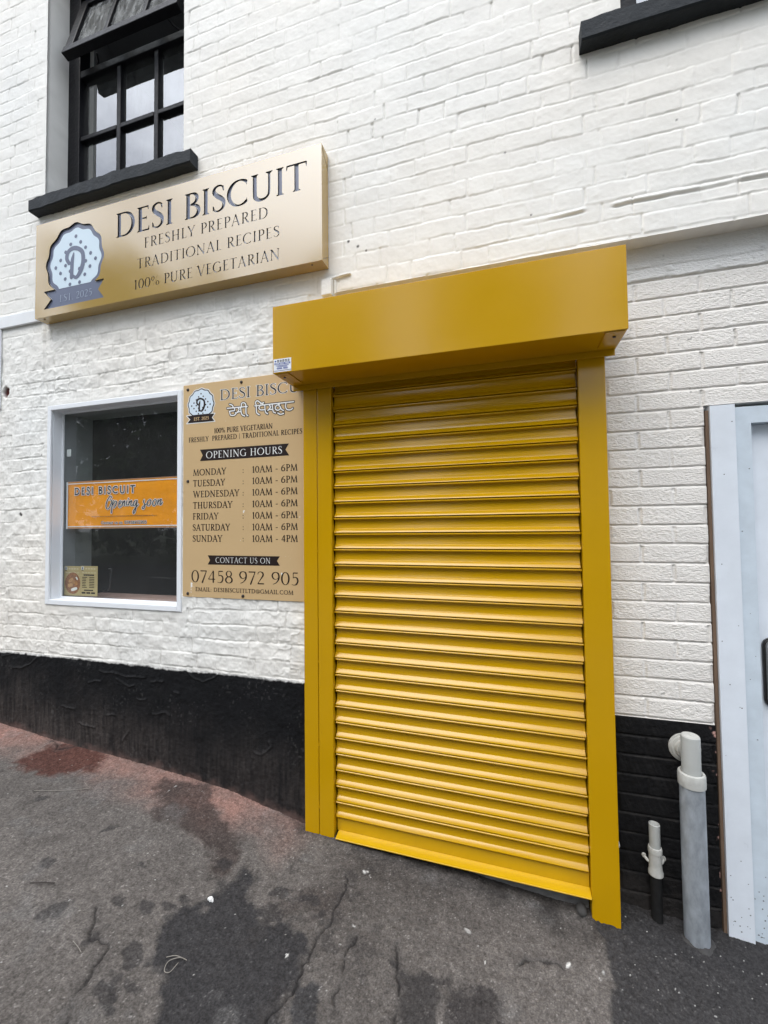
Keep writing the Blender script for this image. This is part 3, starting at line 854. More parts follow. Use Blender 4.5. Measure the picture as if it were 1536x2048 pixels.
def old_brick(X, Z, rough_amp):
    P, HC = .344, .0762
    wx = X + .006 * vnoise(X, Z, .21, None, 1) + .0028 * vnoise(X, Z, .05, None, 2) + .0014 * vnoise(X, Z, .014, None, 4)
    wz = Z + .006 * vnoise(X, Z, .5, .3, 3) + .0024 * vnoise(X, Z, .07, None, 5) + .0016 * vnoise(X, Z, .018, None, 6)
    zz = (wz - .015) / HC
    c = np.floor(zz).astype(int); fz = (zz - c) * HC
    r = np.random.RandomState(31).uniform(-1, 1, 256)
    xs = wx + (c % 2) * P / 2 + r[c % 256] * .024
    p = np.floor(xs / P).astype(int); fx = xs - p * P
    hd = fx > .2285
    hsh = ((c * 7919 + p * 104729 + hd * 1299709) % 1009)
    rb = np.random.RandomState(33).uniform(-1, 1, 1009)
    jit = rb[(hsh * 3) % 1009] * .004
    x0 = np.where(hd, .2285, 0); x1 = np.where(hd, P, .2285)
    dx = np.minimum(fx - x0 + jit, x1 - fx)
    dz = np.minimum(fz, HC - fz)
    fill = .62 + .55 * fbm(X, Z, .22, 3, 11)
    fill = np.clip(fill, .12, 1.25)
    fillv = np.clip(.66 + .5 * fbm(X, Z, .16, 3, 13), .08, 1.15)
    gzv = sstep(.0062, .0010, dz) * .0046 * fill * (.75 + .25 * r[(c * 5) % 256])
    gxv = sstep(.0056, .0008, np.abs(dx)) * .0060 * fillv
    h = -np.maximum(gzv, gxv)
    h += rb[hsh] * .0016 + (fz / HC - .5) * .0013 * (.3 + rb[(hsh * 7) % 1009]) + (fx - .11) * .006 * rb[(hsh * 11) % 1009] * .5
    # paint that has pulled along the joints: a small lip under some bricks
    h += .0013 * sstep(.004, .0, np.abs(fz - .009)) * sstep(.1, .6, fbm(X, Z, .13, 2, 17))
    h += (.0011 * vnoise(X, Z, .11, None, 21) + .0007 * vnoise(X, Z, .032, None, 22) + .00045 * vnoise(X, Z, .011, None, 23))
    # weathered, lumpy coat
    rid = np.exp(-(vnoise(X, Z, .055, .04, 25) / .10) ** 2) * .0019 + np.exp(-(vnoise(X, Z, .021, .016, 26) / .16) ** 2) * .0010
    h += rough_amp * (rid * (.4 + .6 * sstep(-.2, .6, fbm(X, Z, .25, 2, 27))) + .0016 * fbm(X, Z, .045, 3, 29))
    return h

NAILS = [(.2128, 2.7511, .006), (.2597, 2.7176, .006), (.9226, 2.9897, .0035), (1.0203, 2.697, .0035), (-1.9105, 1.5131, .010), (-1.902, 1.508, .008), (.35, 3.30, .003), (-1.74, 1.86, .004), (1.55, 2.95, .003), (.30, 2.69, .004), (-.30, 2.28, .003)]
def wall_h(X, Z):
    low = sstep(2.75, 2.45, Z) * sstep(.4, -.1, X)
    h = old_brick(X, Z, .22 + 1.25 * low) * (.80 + .20 * low)
    # mortar fillet ridge two courses above the recessed bay
    ln = 2.667 + .006 * vnoise(X, Z * 0, .22, .2, 41) + .003 * vnoise(X, Z * 0, .05, .2, 43)
    m = sstep(.9, 1.3, X) * sstep(-.9, .3, fbm(X, Z * 0, .12, 3, 45))
    h += m * (.005 * sstep(.010, .0, np.abs(Z - ln - .006)) - .006 * sstep(.006, .001, np.abs(Z - ln + .007)))
    # smooth cement band around the shop window and the lintel edge of the bay
    d = np.maximum(np.maximum(WS[0] - X, X - WS[1]), np.maximum(WS[2] - Z, Z - WS[3]))
    k = sstep(.075, .03, d + .02 * fbm(X, Z, .09, 3, 47))
    h = h * (1 - .75 * k) + k * (.0025 + .0012 * fbm(X, Z, .05, 3, 49) + .0012 * vnoise(X, Z, .09, .012, 51))
    k2 = sstep(.13, .08, np.abs(X - (WL[0] + WL[1]) / 2) - (WL[1] - WL[0]) / 2) * sstep(3.30, 3.34, Z) * sstep(.02, .0, np.abs(X - (WL[0] + WL[1]) / 2) - (WL[1] - WL[0]) / 2 - .015)
    h = h * (1 - .6 * k2)
    # vertical old scar left of the window
    xx = -1.745 + .010 * vnoise(X * 0, Z, .2, .12, 53)
    sc = sstep(2.15, 2.2, Z) * sstep(2.66, 2.6, Z)
    h += sc * (.004 * np.exp(-((X - xx) / .010) ** 2) - .003 * np.exp(-((X - xx - .018) / .006) ** 2))
    # broken brick at the end of the trim
    hole = np.hypot((X + 2.052) * 1.3, (Z - 2.262)) - .036 + .012 * fbm(X, Z, .03, 3, 55)
    h -= .022 * sstep(.005, -.006, hole)
    # frayed lower edge
    return h
def wall_c(X, Z, H):
    C = np.empty(X.shape + (3,), np.float32); C[:] = (.815, .798, .748)
    t = fbm(X, Z, .8, 3, 61)
    C[..., 0] *= 1 - .018 * t; C[..., 2] *= 1 + .02 * t
    b = vnoise(X, Z, .12, .05, 63)
    C *= (1 + .018 * b)[..., None]
    low = sstep(1.25, .70, Z) * np.clip(.35 + .6 * fbm(X, Z, .12, 4, 65), 0, 1) * sstep(.2, -.1, X)
    C *= (1 - .10 * low)[..., None]
    g = sstep(.35, 1.0, fbm(X, Z, .07, 4, 67)) * sstep(2.7, 2.4, Z)
    C = C * (1 - .10 * g[..., None])
    for nx_, nz_, r in NAILS:
        d = np.hypot(X - nx_, Z - nz_) - r
        k = sstep(.003, -.002, d)[..., None] * .93
        C = C * (1 - k) + np.array([.03, .025, .02]) * k
    hole = np.hypot((X + 2.052) * 1.3, (Z - 2.262)) - .036 + .012 * fbm(X, Z, .03, 3, 55)
    k = sstep(.002, -.004, hole)[..., None]
    C = C * (1 - k) + np.array([.12, .032, .026]) * k
    return C
xs = axis_grid((-2.45, 2.40), .0042, [-4.5, -3.6, -2.9, -2.6, 2.6, 3.0, 3.6, 4.5], (WL[0], WL[1], WR[0], WR[1], WS[0], WS[1], RX))
zs = axis_grid((PL, 4.85), .0042, [4.95, 5.2, 5.5, 5.9], (WL[2], WR[2], WS[2], WS[3], RZ))
def ix_(v): return int(np.argmin(np.abs(xs - v)))
def iz_(v): return int(np.argmin(np.abs(zs - v)))
def rect_paths(x0, x1, z0, z1, depth):
    a, b, c, d = ix_(x0), ix_(x1), iz_(z0), iz_(z1)
    return [([(a, j) for j in range(c, d + 1)], depth), ([(b, j) for j in range(d, c - 1, -1)], depth),
            ([(i, c) for i in range(b, a - 1, -1)], depth), ([(i, d) for i in range(a, b + 1)], depth)]
def wall_hole(cx, cz):
    m = (cx > RX) & (cz < RZ)
    for x0, x1, z0, z1 in (WL, WR, WS):
        m |= (cx > x0) & (cx < x1) & (cz > z0) & (cz < z1)
    return m
rv = rect_paths(*WL, .30) + rect_paths(*WR, .30) + rect_paths(*WS, .10)
rv += [([(i, iz_(RZ)) for i in range(ix_(RX), len(xs))], .084), ([(ix_(RX), j) for j in range(0, iz_(RZ) + 1)], .084)]
sheet('wall', xs, zs, wall_h, wall_c, 0.0, wall_hole, M_WALL, building, rv)

# black base under the left wall
RID = [[(-1.267,0.637),(-1.23,0.63),(-1.147,0.634),(-1.075,0.623),(-0.957,0.63)],[(-0.694,0.696),(-0.662,0.663),(-0.59,0.64),(-0.52,0.669),(-0.49,0.7)],[(-1.414,0.337),(-1.385,0.328),(-1.3,0.33)],[(-1.156,0.605),(-1.057,0.569),(-1.031,0.582)],[(-1.236,0.446),(-1.217,0.406),(-1.163,0.412)],[(-0.9,0.442),(-0.874,0.452),(-0.816,0.465),(-0.795,0.454)],[(-1.548,0.42),(-1.483,0.416),(-1.454,0.412)],[(-1.107,0.281),(-1.063,0.334)],[(-1.012,0.515),(-0.986,0.511),(-0.956,0.517)],[(-0.918,0.613),(-0.834,0.62)],[(-1.351,0.566),(-1.266,0.584)],[(-0.767,0.573),(-0.734,0.567)],[(-1.97,0.603),(-1.885,0.601),(-1.792,0.638),(-1.738,0.681)],[(-2.04,0.659),(-1.944,0.686)],[(-0.292,0.333),(-0.254,0.322),(-0.204,0.366),(-0.216,0.397)]]
def plinth_h(X, Z):
    h = .0035 + .0022 * fbm(X, Z, .12, 4, 5) + .0012 * vnoise(X, Z, .014, .05, 7) + .0010 * vnoise(X, Z, .012, None, 8)
    h += .0018 * np.exp(-(vnoise(X, Z, .06, .045, 9) / .08) ** 2) * sstep(.0, .6, fbm(X, Z, .2, 2, 10))
    wx = X + .004 * fbm(X, Z, .03, 2, 12); wz = Z + .004 * fbm(X, Z, .03, 2, 14)
    for l in RID:
        d = line_dist(wx, wz, l)
        h += .0045 * sstep(.0075, .0015, d)
    h -= .0025 * sstep(.004, .001, np.abs(X + .86 + .003 * vnoise(X * 0, Z, .2, .05, 15))) * sstep(.2, .5, Z)
    # the coat thins out raggedly just under the white paint
    h -= .0035 * sstep(PL - .05, PL - .005, Z) * sstep(-.1, .4, fbm(X, Z, .12, 3, 16))
    return h
def plinth_c(X, Z, H):
    C = np.empty(X.shape + (3,), np.float32); C[:] = (.0085, .0088, .0098)
    hg = Z - gz(X)
    wx = X + .004 * fbm(X, Z, .03, 2, 12); wz = Z + .004 * fbm(X, Z, .03, 2, 14)
    def bl(k, c):
        C[:] = C * (1 - k[..., None]) + np.array(c) * k[..., None]
    streak = .5 + .5 * vnoise(X, Z, .012, .12, 21) + .35 * vnoise(X, Z, .004, .05, 22)
    wear = sstep(.40, .02, hg + .07 * fbm(X, Z, .14, 3, 23)) 
    bl(np.clip(wear * (.30 + .55 * streak) * (.65 + .5 * sstep(-.6, -1.6, X)), 0, .9), (.062, .053, .049))
    bl(np.clip(sstep(.035, -.02, hg + .02 * fbm(X, Z, .05, 3, 25)) * .7, 0, .9), (.13, .085, .074))
    for l in RID:
        bl(.16 * sstep(.0045, .001, line_dist(wx, wz, l)), (.10, .10, .10))
    sp = sstep(.62, .8, vnoise(X, Z, .010, None, 27)) * sstep(.1, .7, fbm(X, Z, .15, 3, 29))
    bl(.30 * sp, (.10, .098, .095))
    ed = sstep(PL - .010, PL - .002, Z + .005 * fbm(X, Z, .03, 3, 31))
    bl(ed * .9, (.76, .75, .72))
    return C
xs = axis_grid((-2.35, .02), .0042, [-4.5, -3.6, -2.9, .145])
zs = axis_grid((-.10, PL), .0042, [-.5, -.25, PL])
sheet('plinth', xs, zs, plinth_h, plinth_c, 0.0, lambda a, b: np.zeros(a.shape, bool), M_PLINTH, building)

# newer brick infill to the right, set back under the old wall
DX, DZ = 1.634, 1.866         # door opening: right of DX below DZ
def infill_h(X, Z):
    HC, P, J = .075, .225, .0105
    wz = Z + .0012 * vnoise(X, Z, .3, .2, 3) + .0008 * vnoise(X, Z, .03, None, 4)
    wx = X + .002 * vnoise(X, Z, .09, None, 5) + .0010 * vnoise(X, Z, .02, None, 6)
    zz = (wz - 1.8567 + .0052) / HC
    c = np.floor(zz).astype(int); fz = (zz - c) * HC            # 0 at the bottom of the joint under the course
    r = np.random.RandomState(51).uniform(-1, 1, 256)
    xx = (wx - 1.402 + (c % 2) * .1125 + r[c % 256] * .006) / P
    p = np.floor(xx).astype(int); fx = (xx - p) * P
    hsh = (c * 7919 + p * 104729) % 1009
    rb = np.random.RandomState(53).uniform(-1, 1, 1009)
    inj = sstep(J + .0012, J - .0012, fz)                        # in the bed joint
    bed = -.0068 * inj * sstep(-.0015, J, fz) ** 1.3
    per = -.0052 * sstep(.0068, .0042, np.abs(fx - .005)) * (1 - inj) * np.clip(.8 + .5 * vnoise(X, Z, .12, None, 7), .2, 1.2)
    brick = (1 - inj) * sstep(.004, .010, np.abs(fx - .005))
    a = X * .86 + Z * .5; b = -X * .5 + Z * .86
    tex = .0006 * vnoise(a, b, .014, .0068, 11) + .0005 * vnoise(X, Z, .012, .0068, 12) + .0005 * vnoise(b, a, .010, .007, 13)
    flatk = sstep(.6, .75, rb[(hsh * 3) % 1009])                 # a few smoother bricks
    h = bed + per + brick * (tex * (1 - .6 * flatk) + rb[hsh] * .0006) + .0006 * vnoise(X, Z, .2, None, 15)
    # smooth cement band at the top with a rough lower edge
    e1 = 2.435 + .004 * vnoise(X, Z * 0, .09, .1, 17) + .002 * vnoise(X, Z * 0, .02, .1, 18)
    e2 = 2.388 + .006 * vnoise(X, Z * 0, .07, .1, 19) + .003 * vnoise(X, Z * 0, .018, .1, 20)
    sm = .0018 + .0006 * fbm(X, Z, .12, 3, 21) + .0003 * vnoise(X, Z, .02, None, 22)
    k = sstep(e2 - .002, e2 + .002, Z)
    h = h * (1 - k) + k * (sm + .0022 + .003 * sstep(e1 - .001, e1 + .003, Z))
    bump = sstep(.62, .85, vnoise(X, Z, .028, .012, 23)) * .003
    return h + bump * k
def infill_c(X, Z, H):
    C = np.empty(X.shape + (3,), np.float32); C[:] = (.80, .772, .728)
    k = sstep(2.386, 2.39, Z)[..., None]
    C = C * (1 - k) + np.array([.80, .795, .775]) * k
    C *= (1 + .02 * fbm(X, Z, .2, 3, 31))[..., None]
    sp = sstep(.80, .9, vnoise(X, Z, .011, .008, 33)) * sstep(.35, .9, vnoise(X, Z, .07, None, 35))
    C = C * (1 - .55 * sp[..., None])
    return C
def infill_hole(a, b): return (a > DX) & (b < DZ)
xs = axis_grid((1.17, 2.40), .0033, [.143, .5, .9, 1.1, 2.7, 3.2, 4.5], (DX,))
zs = axis_grid((PLR, RZ), .0033, [RZ], (DZ,))
def ix2(v): return int(np.argmin(np.abs(xs - v)))
def iz2(v): return int(np.argmin(np.abs(zs - v)))
rv = [([(ix2(DX), j) for j in range(iz2(DZ), -1, -1)], .25), ([(i, iz2(DZ)) for i in range(ix2(DX), len(xs))], .25)]
sheet('infill_wall', xs, zs, infill_h, infill_c, .08, infill_hole, M_INFILL, building, rv)
def base2_c(X, Z, H):
    C = np.empty(X.shape + (3,), np.float32); C[:] = (.0085, .0085, .0092)
    d = sstep(.16, .0, Z - gz(X) + .05 * fbm(X, Z, .06, 3, 3)) * .7
    C = C * (1 - d[..., None]) + np.array([.040, .036, .034]) * d[..., None]
    f = sstep(.004, .0, np.abs(((Z - 1.8567 + .0052) / .075) % 1 * .075 - .002)) * np.clip(.5 + vnoise(X, Z, .05, .02, 5), 0, 1) * .4
    C = C * (1 - f[..., None]) + np.array([.07, .066, .062]) * f[..., None]
    st = np.clip(vnoise(X + Z * .4, Z, .006, .05, 7), 0, 1) * .25
    C = C * (1 - st[..., None]) + np.array([.035, .034, .034]) * st[..., None]
    e = sstep(DX - .012, DX - .002, X + .008 * fbm(X, Z, .02, 3, 9)) * sstep(.55, .75, vnoise(X, Z, .03, .012, 11))
    C = C * (1 - e[..., None]) + np.array([.5, .3, .26]) * e[..., None]
    return C
xs = axis_grid((1.17, DX), .0036, [.143, .6, DX])
zs = axis_grid((-.22, PLR), .0036, [-.5, PLR])
sheet('plinth', xs, zs, infill_h, base2_c, .0795, lambda a, b: np.zeros(a.shape, bool), M_PLINTH, building,
      [([(len(xs) - 1, j) for j in range(len(zs) - 1, -1, -1)], .25)])

# ------------------------------------------------------------------ windows, door: parts of the building
M_BLACK = mat('black_gloss_paint', (.007, .007, .009), .42, spec=.13, var=.3, vscale=30, bumps=((55, .5, .004), (14, .3, .006)), rvar=.12)
M_SILL = mat('black_sill_paint', (.020, .024, .028), .65, spec=.2, var=.3, vscale=14, bumps=((90, .5, .004), (22, .5, .008)), rvar=.1)
M_UPVC = mat('white_upvc', (.80, .825, .85), .34, var=.02, vscale=10, rvar=.03, spec=.3)
M_DOOR = mat('white_door', (.72, .77, .83), .34, var=.06, vscale=9, rvar=.08, spec=.4)
M_GLASS_UP = glass_mat('old_window_glass', (.80, .84, .83), 3.0, .004, .06, .10)
M_GLASS_SASH = glass_mat('dusty_hazed_sash_glass', (.80, .84, .83), 2.4, .01, .42, .10)  # dust plus a painted pale haze standing in for the grey-green reflection
M_GLASS = glass_mat('shop_window_glass', (.93, .96, .95), 1.62, .0, .040, .03, (5, 5, 5))  # even painted haze stands in for the reflection veil over the dark room
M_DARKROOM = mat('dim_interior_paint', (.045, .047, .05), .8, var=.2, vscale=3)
M_GREYWALL = mat('grey_interior_paint', (.27, .295, .30), .6, var=.10, vscale=5)
M_PINKSILL = mat('pinkish_sill_board', (.45, .30, .26), .6, var=.2, vscale=12)

def rough_block(mb, x0, x1, y0, y1, z0, z1, seed, amp=.004, step=.012, m=0):
    """a sill: front, underside, top and ends, with uneven painted edges"""
    n = max(3, int((x1 - x0) / step))
    xs_ = np.linspace(x0, x1, n)
    zt = z1 + amp * 1.3 * fbm(xs_, xs_ * 0, .09, 4, seed); zb = z0 + amp * .5 * fbm(xs_, xs_ * 0, .10, 4, seed + 3)
    yf = y0 + amp * .8 * fbm(xs_, xs_ * 0, .12, 3, seed + 5)
    b = .006
    prof = []
    for i, x in enumerate(xs_):
        prof.append([(x, yf[i] + b, zt[i]), (x, yf[i], zt[i] - b), (x, yf[i], zb[i] + b), (x, yf[i] + b, zb[i]), (x, y1, z0 + amp * fbm(np.array([x]), np.array([.3]), .1, 3, seed)[0]), (x, y1, z1 + .004)])
    v = [p for q in prof for p in q]
    f = []
    for i in range(n - 1):
        for k in range(6):
            a = i * 6 + k; c = i * 6 + (k + 1) % 6
            f.append((a, c, c + 6, a + 6))
    f.append(tuple(range(6))[::-1]); f.append(tuple((n - 1) * 6 + k for k in range(6)))
    mb.add(v, f, m)

def upper_window(W, xpos, sash_open):
    x0, x1, z0, z1 = W
    y = .130
    zt = 4.325                                     # top of the transom
    mb = MB()
    mb.box(x0, x0 + .095, y, y + .07, z0, z1)      # stiles and head
    mb.box(x1 - .095, x1, y, y + .07, z0, z1)
    mb.box(x0 + .095, x1 - .095, y, y + .07, z0, z0 + .05)
    mb.box(x0 + .095, x1 - .095, y + .002, y + .07, zt - .045, zt)
    mb.box(x0 + .095, x1 - .095, y, y + .07, z1 - .15, z1)
    win = mb.build('window', M_BLACK, building, bevel=.004)
    gb = MB()
    for xb in xpos: gb.box(xb - .016, xb + .016, y + .010, y + .05, z0 + .05, zt - .045)
    xa = [x0 + .095] + [q for b in xpos for q in (b - .016, b + .016)] + [x1 - .095]
    for i in range(0, len(xa), 2): gb.box(xa[i], xa[i + 1], y + .008, y + .05, 3.872, 3.902)
    gb.build('glazing_bar', M_BLACK, win, bevel=.005)
    pn = MB()
    pn.add([(x0 + .09, y + .032, z0 + .045), (x1 - .09, y + .032, z0 + .045), (x1 - .09, y + .032, zt - .04), (x0 + .09, y + .032, zt - .04)], [(0, 1, 2, 3)])
    pn.build('pane', M_GLASS_UP, win)
    # top-hung sash standing open at the bottom
    h = .49; th = math.asin(.118 / h) if sash_open else 0.0
    zh = 4.80
    def P(x, s, d):           # s down the sash from its hinge, d out of its face
        return (x, y + .010 - s * math.sin(th) - d * math.cos(th), zh - s * math.cos(th) + d * math.sin(th))
    sm = MB()
    def sbox(xa_, xb_, s0, s1, d0=-.038, d1=0.0):
        sm.hexa([P(xa_, s1, d1), P(xb_, s1, d1), P(xb_, s1, d0), P(xa_, s1, d0), P(xa_, s0, d1), P(xb_, s0, d1), P(xb_, s0, d0), P(xa_, s0, d0)])
    a, b = x0 + .092, x1 - .075
    sbox(a, a + .062, 0, h - .055); sbox(b - .062, b, 0, h - .055)
    sbox(a - .006, b + .006, h - .055, h, -.042, .004)
    sbox(a + .062, b - .062, 0, .05)
    for xb in xpos: sbox(xb - .015, xb + .015, .05, h - .055, -.034, -.004)
    sm.build('opening_sash', M_BLACK, win, bevel=.004)
    pm = MB()
    pm.add([P(a + .05, h - .05, -.018), P(b - .05, h - .05, -.018), P(b - .05, .04, -.018), P(a + .05, .04, -.018)], [(0, 1, 2, 3)])
    pm.build('sash_pane', M_GLASS_SASH, win)
    if sash_open:
        st = MB()
        st2 = MB()
        st.tube([(x0 + .18, y + .03, zt + .004), (x0 + .25, y - .0, zt + .012), (x0 + .27, y - .03, zt + .03)], .0055, 8)
        st2.tube([(x1 - .14, y + .03, zt + .004), (x1 - .20, y + .0, zt + .05), (x1 - .22, y - .02, zt + .075)], .0055, 8)
        st.build('casement_stay', M_BLACK, win); st2.build('casement_stay', M_BLACK, win)
    sl = MB()
    if sash_open: rough_block(sl, x0 - .052, x1 + .092, -.060, .15, z0 - .075, z0, 3, .0055)
    else: rough_block(sl, x0 - .154, x1 + .12, -.060, .15, z0 - .080, z0, 9, .003)
    smooth_by_angle(sl.build('sill', M_SILL, win), 30)
    # what one sees through the glass: a plain room
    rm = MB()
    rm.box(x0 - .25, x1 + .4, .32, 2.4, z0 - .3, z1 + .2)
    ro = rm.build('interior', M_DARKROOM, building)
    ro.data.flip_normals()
    # front side of the room is open where the window is
    import bmesh
    bm = bmesh.new(); bm.from_mesh(ro.data)
    bmesh.ops.delete(bm, geom=[f for f in bm.faces if all(abs(v.co.y - .32) < 1e-4 for v in f.verts)], context='FACES')
    bm.to_mesh(ro.data); bm.free()
    return win
upper_window(WL, (-1.342, -1.056), True)
wr = upper_window(WR, (1.705, 2.039), False)

# shop window: white frame lining the opening
mb = MB()
X0, X1, Z0, Z1 = -1.684, -.724, .985, 2.144
XI0, XI1, ZI0, ZI1 = -1.656, -.752, 1.014, 2.116
yf, yb = -.010, .070
def frame_ring(mb, X0, X1, Z0, Z1, XI0, XI1, ZI0, ZI1, ya, yb_, m=0):
    mb.box(X0, XI0, ya, yb_, Z0, Z1, m); mb.box(XI1, X1, ya, yb_, Z0, Z1, m)
    mb.box(XI0, XI1, ya, yb_, Z0, ZI0, m); mb.box(XI0, XI1, ya, yb_, ZI1, Z1, m)
frame_ring(mb, X0, X1, Z0, Z1, XI0, XI1, ZI0, ZI1, yf, .004)
frame_ring(mb, X0 + .012, X1 - .012, Z0 + .012, Z1 - .012, XI0, XI1, ZI0, ZI1, .006, yb)
shop_window = mb.build('shop_window', M_UPVC, building, bevel=.003)
g = MB(); g.add([(XI0 - .004, .068, ZI0 - .004), (XI1 + .004, .068, ZI0 - .004), (XI1 + .004, .068, ZI1 + .004), (XI0 - .004, .068, ZI1 + .004)], [(0, 1, 2, 3)])
g.build('pane', M_GLASS, shop_window)
bd = MB(); frame_ring(bd, XI0 - .002, XI1 + .002, ZI0 - .002, ZI1 + .002, XI0 + .007, XI1 - .007, ZI0 + .007, ZI1 - .007, .057, .0675)
bd.build('glazing_bead', M_UPVC, shop_window, bevel=.002)
rvl = MB()
rvl.box(X0 - .1, XI0 - .005, .072, .255, ZI0 - .01, ZI1 + .1, 0)
rvl.box(XI1 + .005, X1 + .1, .072, .255, ZI0 - .01, ZI1 + .1, 0)
rvl.box(XI0 - .005, XI1 + .005, .072, .255, ZI1 + .004, ZI1 + .10, 0)
rvl.box(XI0 - .005, XI1 + .005, .072, .33, ZI0 - .10, ZI0 - .012, 1)
rvl.build('window_reveal', [M_GREYWALL, M_PINKSILL], shop_window)
rm = MB()
def room(mb, x0, x1, y0, y1, z0, z1):
    mb.add([(x0, y0, z0), (x1, y0, z0), (x1, y1, z0), (x0, y1, z0), (x0, y0, z1), (x1, y0, z1), (x1, y1, z1), (x0, y1, z1)],
           [(0, 1, 2, 3), (4, 7, 6, 5), (1, 5, 6, 2), (2, 6, 7, 3), (3, 7, 4, 0)])
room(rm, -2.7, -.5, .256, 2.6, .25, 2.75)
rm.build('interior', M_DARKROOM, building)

# white side door at the right, with its trim
M_TIMBER = mat('bare_timber_packing', (.16, .105, .07), .85, var=.4, vscale=25, stretch=(1, 1, .15), bumps=((60, .5, .004),))
M_GAP = mat('dark_gap', (.012, .010, .010), .9)
M_HANDLE = mat('black_handle_plastic', (.014, .014, .015), .22, coat=.4)
M_STEEL = mat('scuffed_steel', (.45, .44, .42), .3, metal=1.0, rvar=.1, vscale=30)
dm = MB()
dm.box(1.649, 1.729, .068, .14, -.13, 1.860)          # flat cover trim
dm.box(1.7328, 1.7825, .079, .15, -.15, 1.850, 2)     # frame post
dm.box(1.7825, 2.85, .0795, .15, 1.787, 1.8495, 2)    # frame head

sc = dm
rr = np.random.RandomState(3)
for q in range(46):      # chips and specks in the paint
    x = rr.choice([rr.uniform(1.655, 1.725), rr.uniform(1.735, 1.778)]); z = rr.uniform(-.05, 1.84) if q < 17 else -.085 + rr.uniform(0, 1) ** 2.2 * .22
    yy = .0675 if x < 1.73 else .0775
    r = rr.uniform(.0008, .0019)
    sc.box(x - r, x + r * rr.uniform(1, 2.0), yy, yy + .002, z - r, z + r, 1)
door = dm.build('side_door', [M_DOOR, mat('chip_dark', (.16, .17, .18), .8), mat('aged_white_frame', (.58, .655, .72), .38, var=.10, vscale=14, rvar=.08, spec=.35)], building)
pk = MB(); pk.box(1.6375, 1.6478, .078, .16, -.12, 1.845, 0); pk.box(1.634, 1.648, .135, .2, -.15, 1.862, 1); pk.box(1.731, 2.85, .13, .2, 1.8505, 1.864, 1)
pk.build('packer', [M_TIMBER, M_GAP], door)
def door_panel():
    mb = MB(); mb.box(1.784, 2.80, .118, .15, -.17, 1.786); return mb
dp = door_panel().build('door_panel', M_DOOR, door, bevel=.002)
hp = MB()
def rrect(x0, x1, z0, z1, r, n=6):
    P = []
    for cx, cz, a0 in ((x1 - r, z0 + r, -90), (x1 - r, z1 - r, 0), (x0 + r, z1 - r, 90), (x0 + r, z0 + r, 180)):
        for k in range(n + 1):
            a = math.radians(a0 + 90 * k / n); P.append((cx + r * math.cos(a), cz + r * math.sin(a)))
    return P
hp.prism_y(rrect(1.804, 1.948, .728, .985, .030), .108, .118, 0)
hp.prism_y(rrect(1.812, 1.940, .736, .977, .025), .094, .108, 1)
hp.prism_y(rrect(1.822, 1.930, .748, .964, .020), .098, .0935, 0)
hp.tube([(1.838, .088, .765), (1.838, .080, .80), (1.838, .080, .93), (1.838, .090, .955)], .007, 10, 1)
hp.box(1.825, 1.93, .086, .0930, .886, .893, 1)
hp.build('door_handle', [M_HANDLE, mat('dark_chrome', (.62, .61, .60), .38, metal=.8)], door, bevel=.002)
# white trim strip at the far left, around an older boarded opening
tm = MB()
tm.box(-3.6, -1.66, -.016, -.003, 2.662, 2.735)
tm.box(-2.34, -2.086, -.014, -.003, 2.165, 2.661)
ts = tm.build('trim_board', mat('white_trim_paint', (.78, .80, .81), .42, var=.05, vscale=9), building, bevel=.003)
# painted stub of an old bracket beside the recess
nb = MB(); nb.box(.085, .135, -.030, .0, 2.50, 2.575); nb.box(.140, .150, -.006, .0, 2.512, 2.60); nb.tube([(.13, -.008, 2.585), (.20, -.008, 2.592), (.225, -.006, 2.594)], .006, 8)
nb.build('bracket_stub', mat('white_stub_paint', (.78, .77, .73), .6, bumps=((60, .5, .005),)), building, bevel=.006)

# ------------------------------------------------------------------ roller shutter
YEL = (.525, .290, .0010)
M_YEL = mat('yellow_powder_coat', YEL, .19, var=.03, vscale=4, bumps=((420, .03, .001), (2.6, .10, .02)), rvar=.03, spec=.40)
M_YEL2 = mat('yellow_slat_enamel', YEL, .17, var=.04, vscale=5, spec=.46)
shutter = empty('roller_shutter', (.64, -.02, -.01))
tag(shutter, 'closed yellow roller shutter with a boxy hood between the tan notice and the pipes', 'roller shutter')
BX0, BX1, BY, BZ0, BZ1 = -.053, 1.308, -.227, 2.075, 2.367
hd = MB()
t = .003
hd.box(BX0, BX1, BY, BY + t, BZ0, BZ1)                       # front
hd.box(BX0, BX1, BY + t, -.002, BZ1 - t, BZ1)                # top
hd.box(BX0 + .002, BX1 - .002, BY + t, -.056, BZ0, BZ0 + t)  # underside
hd.box(BX0, BX0 + t, BY + t, -.002, BZ0 + t, BZ1 - t)        # ends
hd.box(BX1 - t, BX1, BY + t, -.002, BZ0 + t, BZ1 - t)
hd.box(BX0 + .004, BX1 - .004, -.0555, -.050, BZ0 - .024, BZ0 + .012)   # folded lip
hood = hd.build('hood', M_YEL, shutter, bevel=.0022)
M_SCREW = mat('screw_brown', (.10, .07, .03), .4, metal=.6)
for xa in (BX0 + .008, BX1 - .008 - .062):
    tb = MB()
    tb.box(xa, xa + .062, BY + .006, -.085, BZ0 - .0035, BZ0 - .0002)
    tb.build('end_plate', M_YEL, hood, bevel=.001)
for xa in (BX0 + .032, BX1 - .034):
    sw = MB()
    sw.lathe([(0, -.004), (.005, -.0038), (.006, -.001), (.006, .0)], (xa, BY + .045, BZ0 - .0035), 14)
    sw.build('screw', M_SCREW, hood)
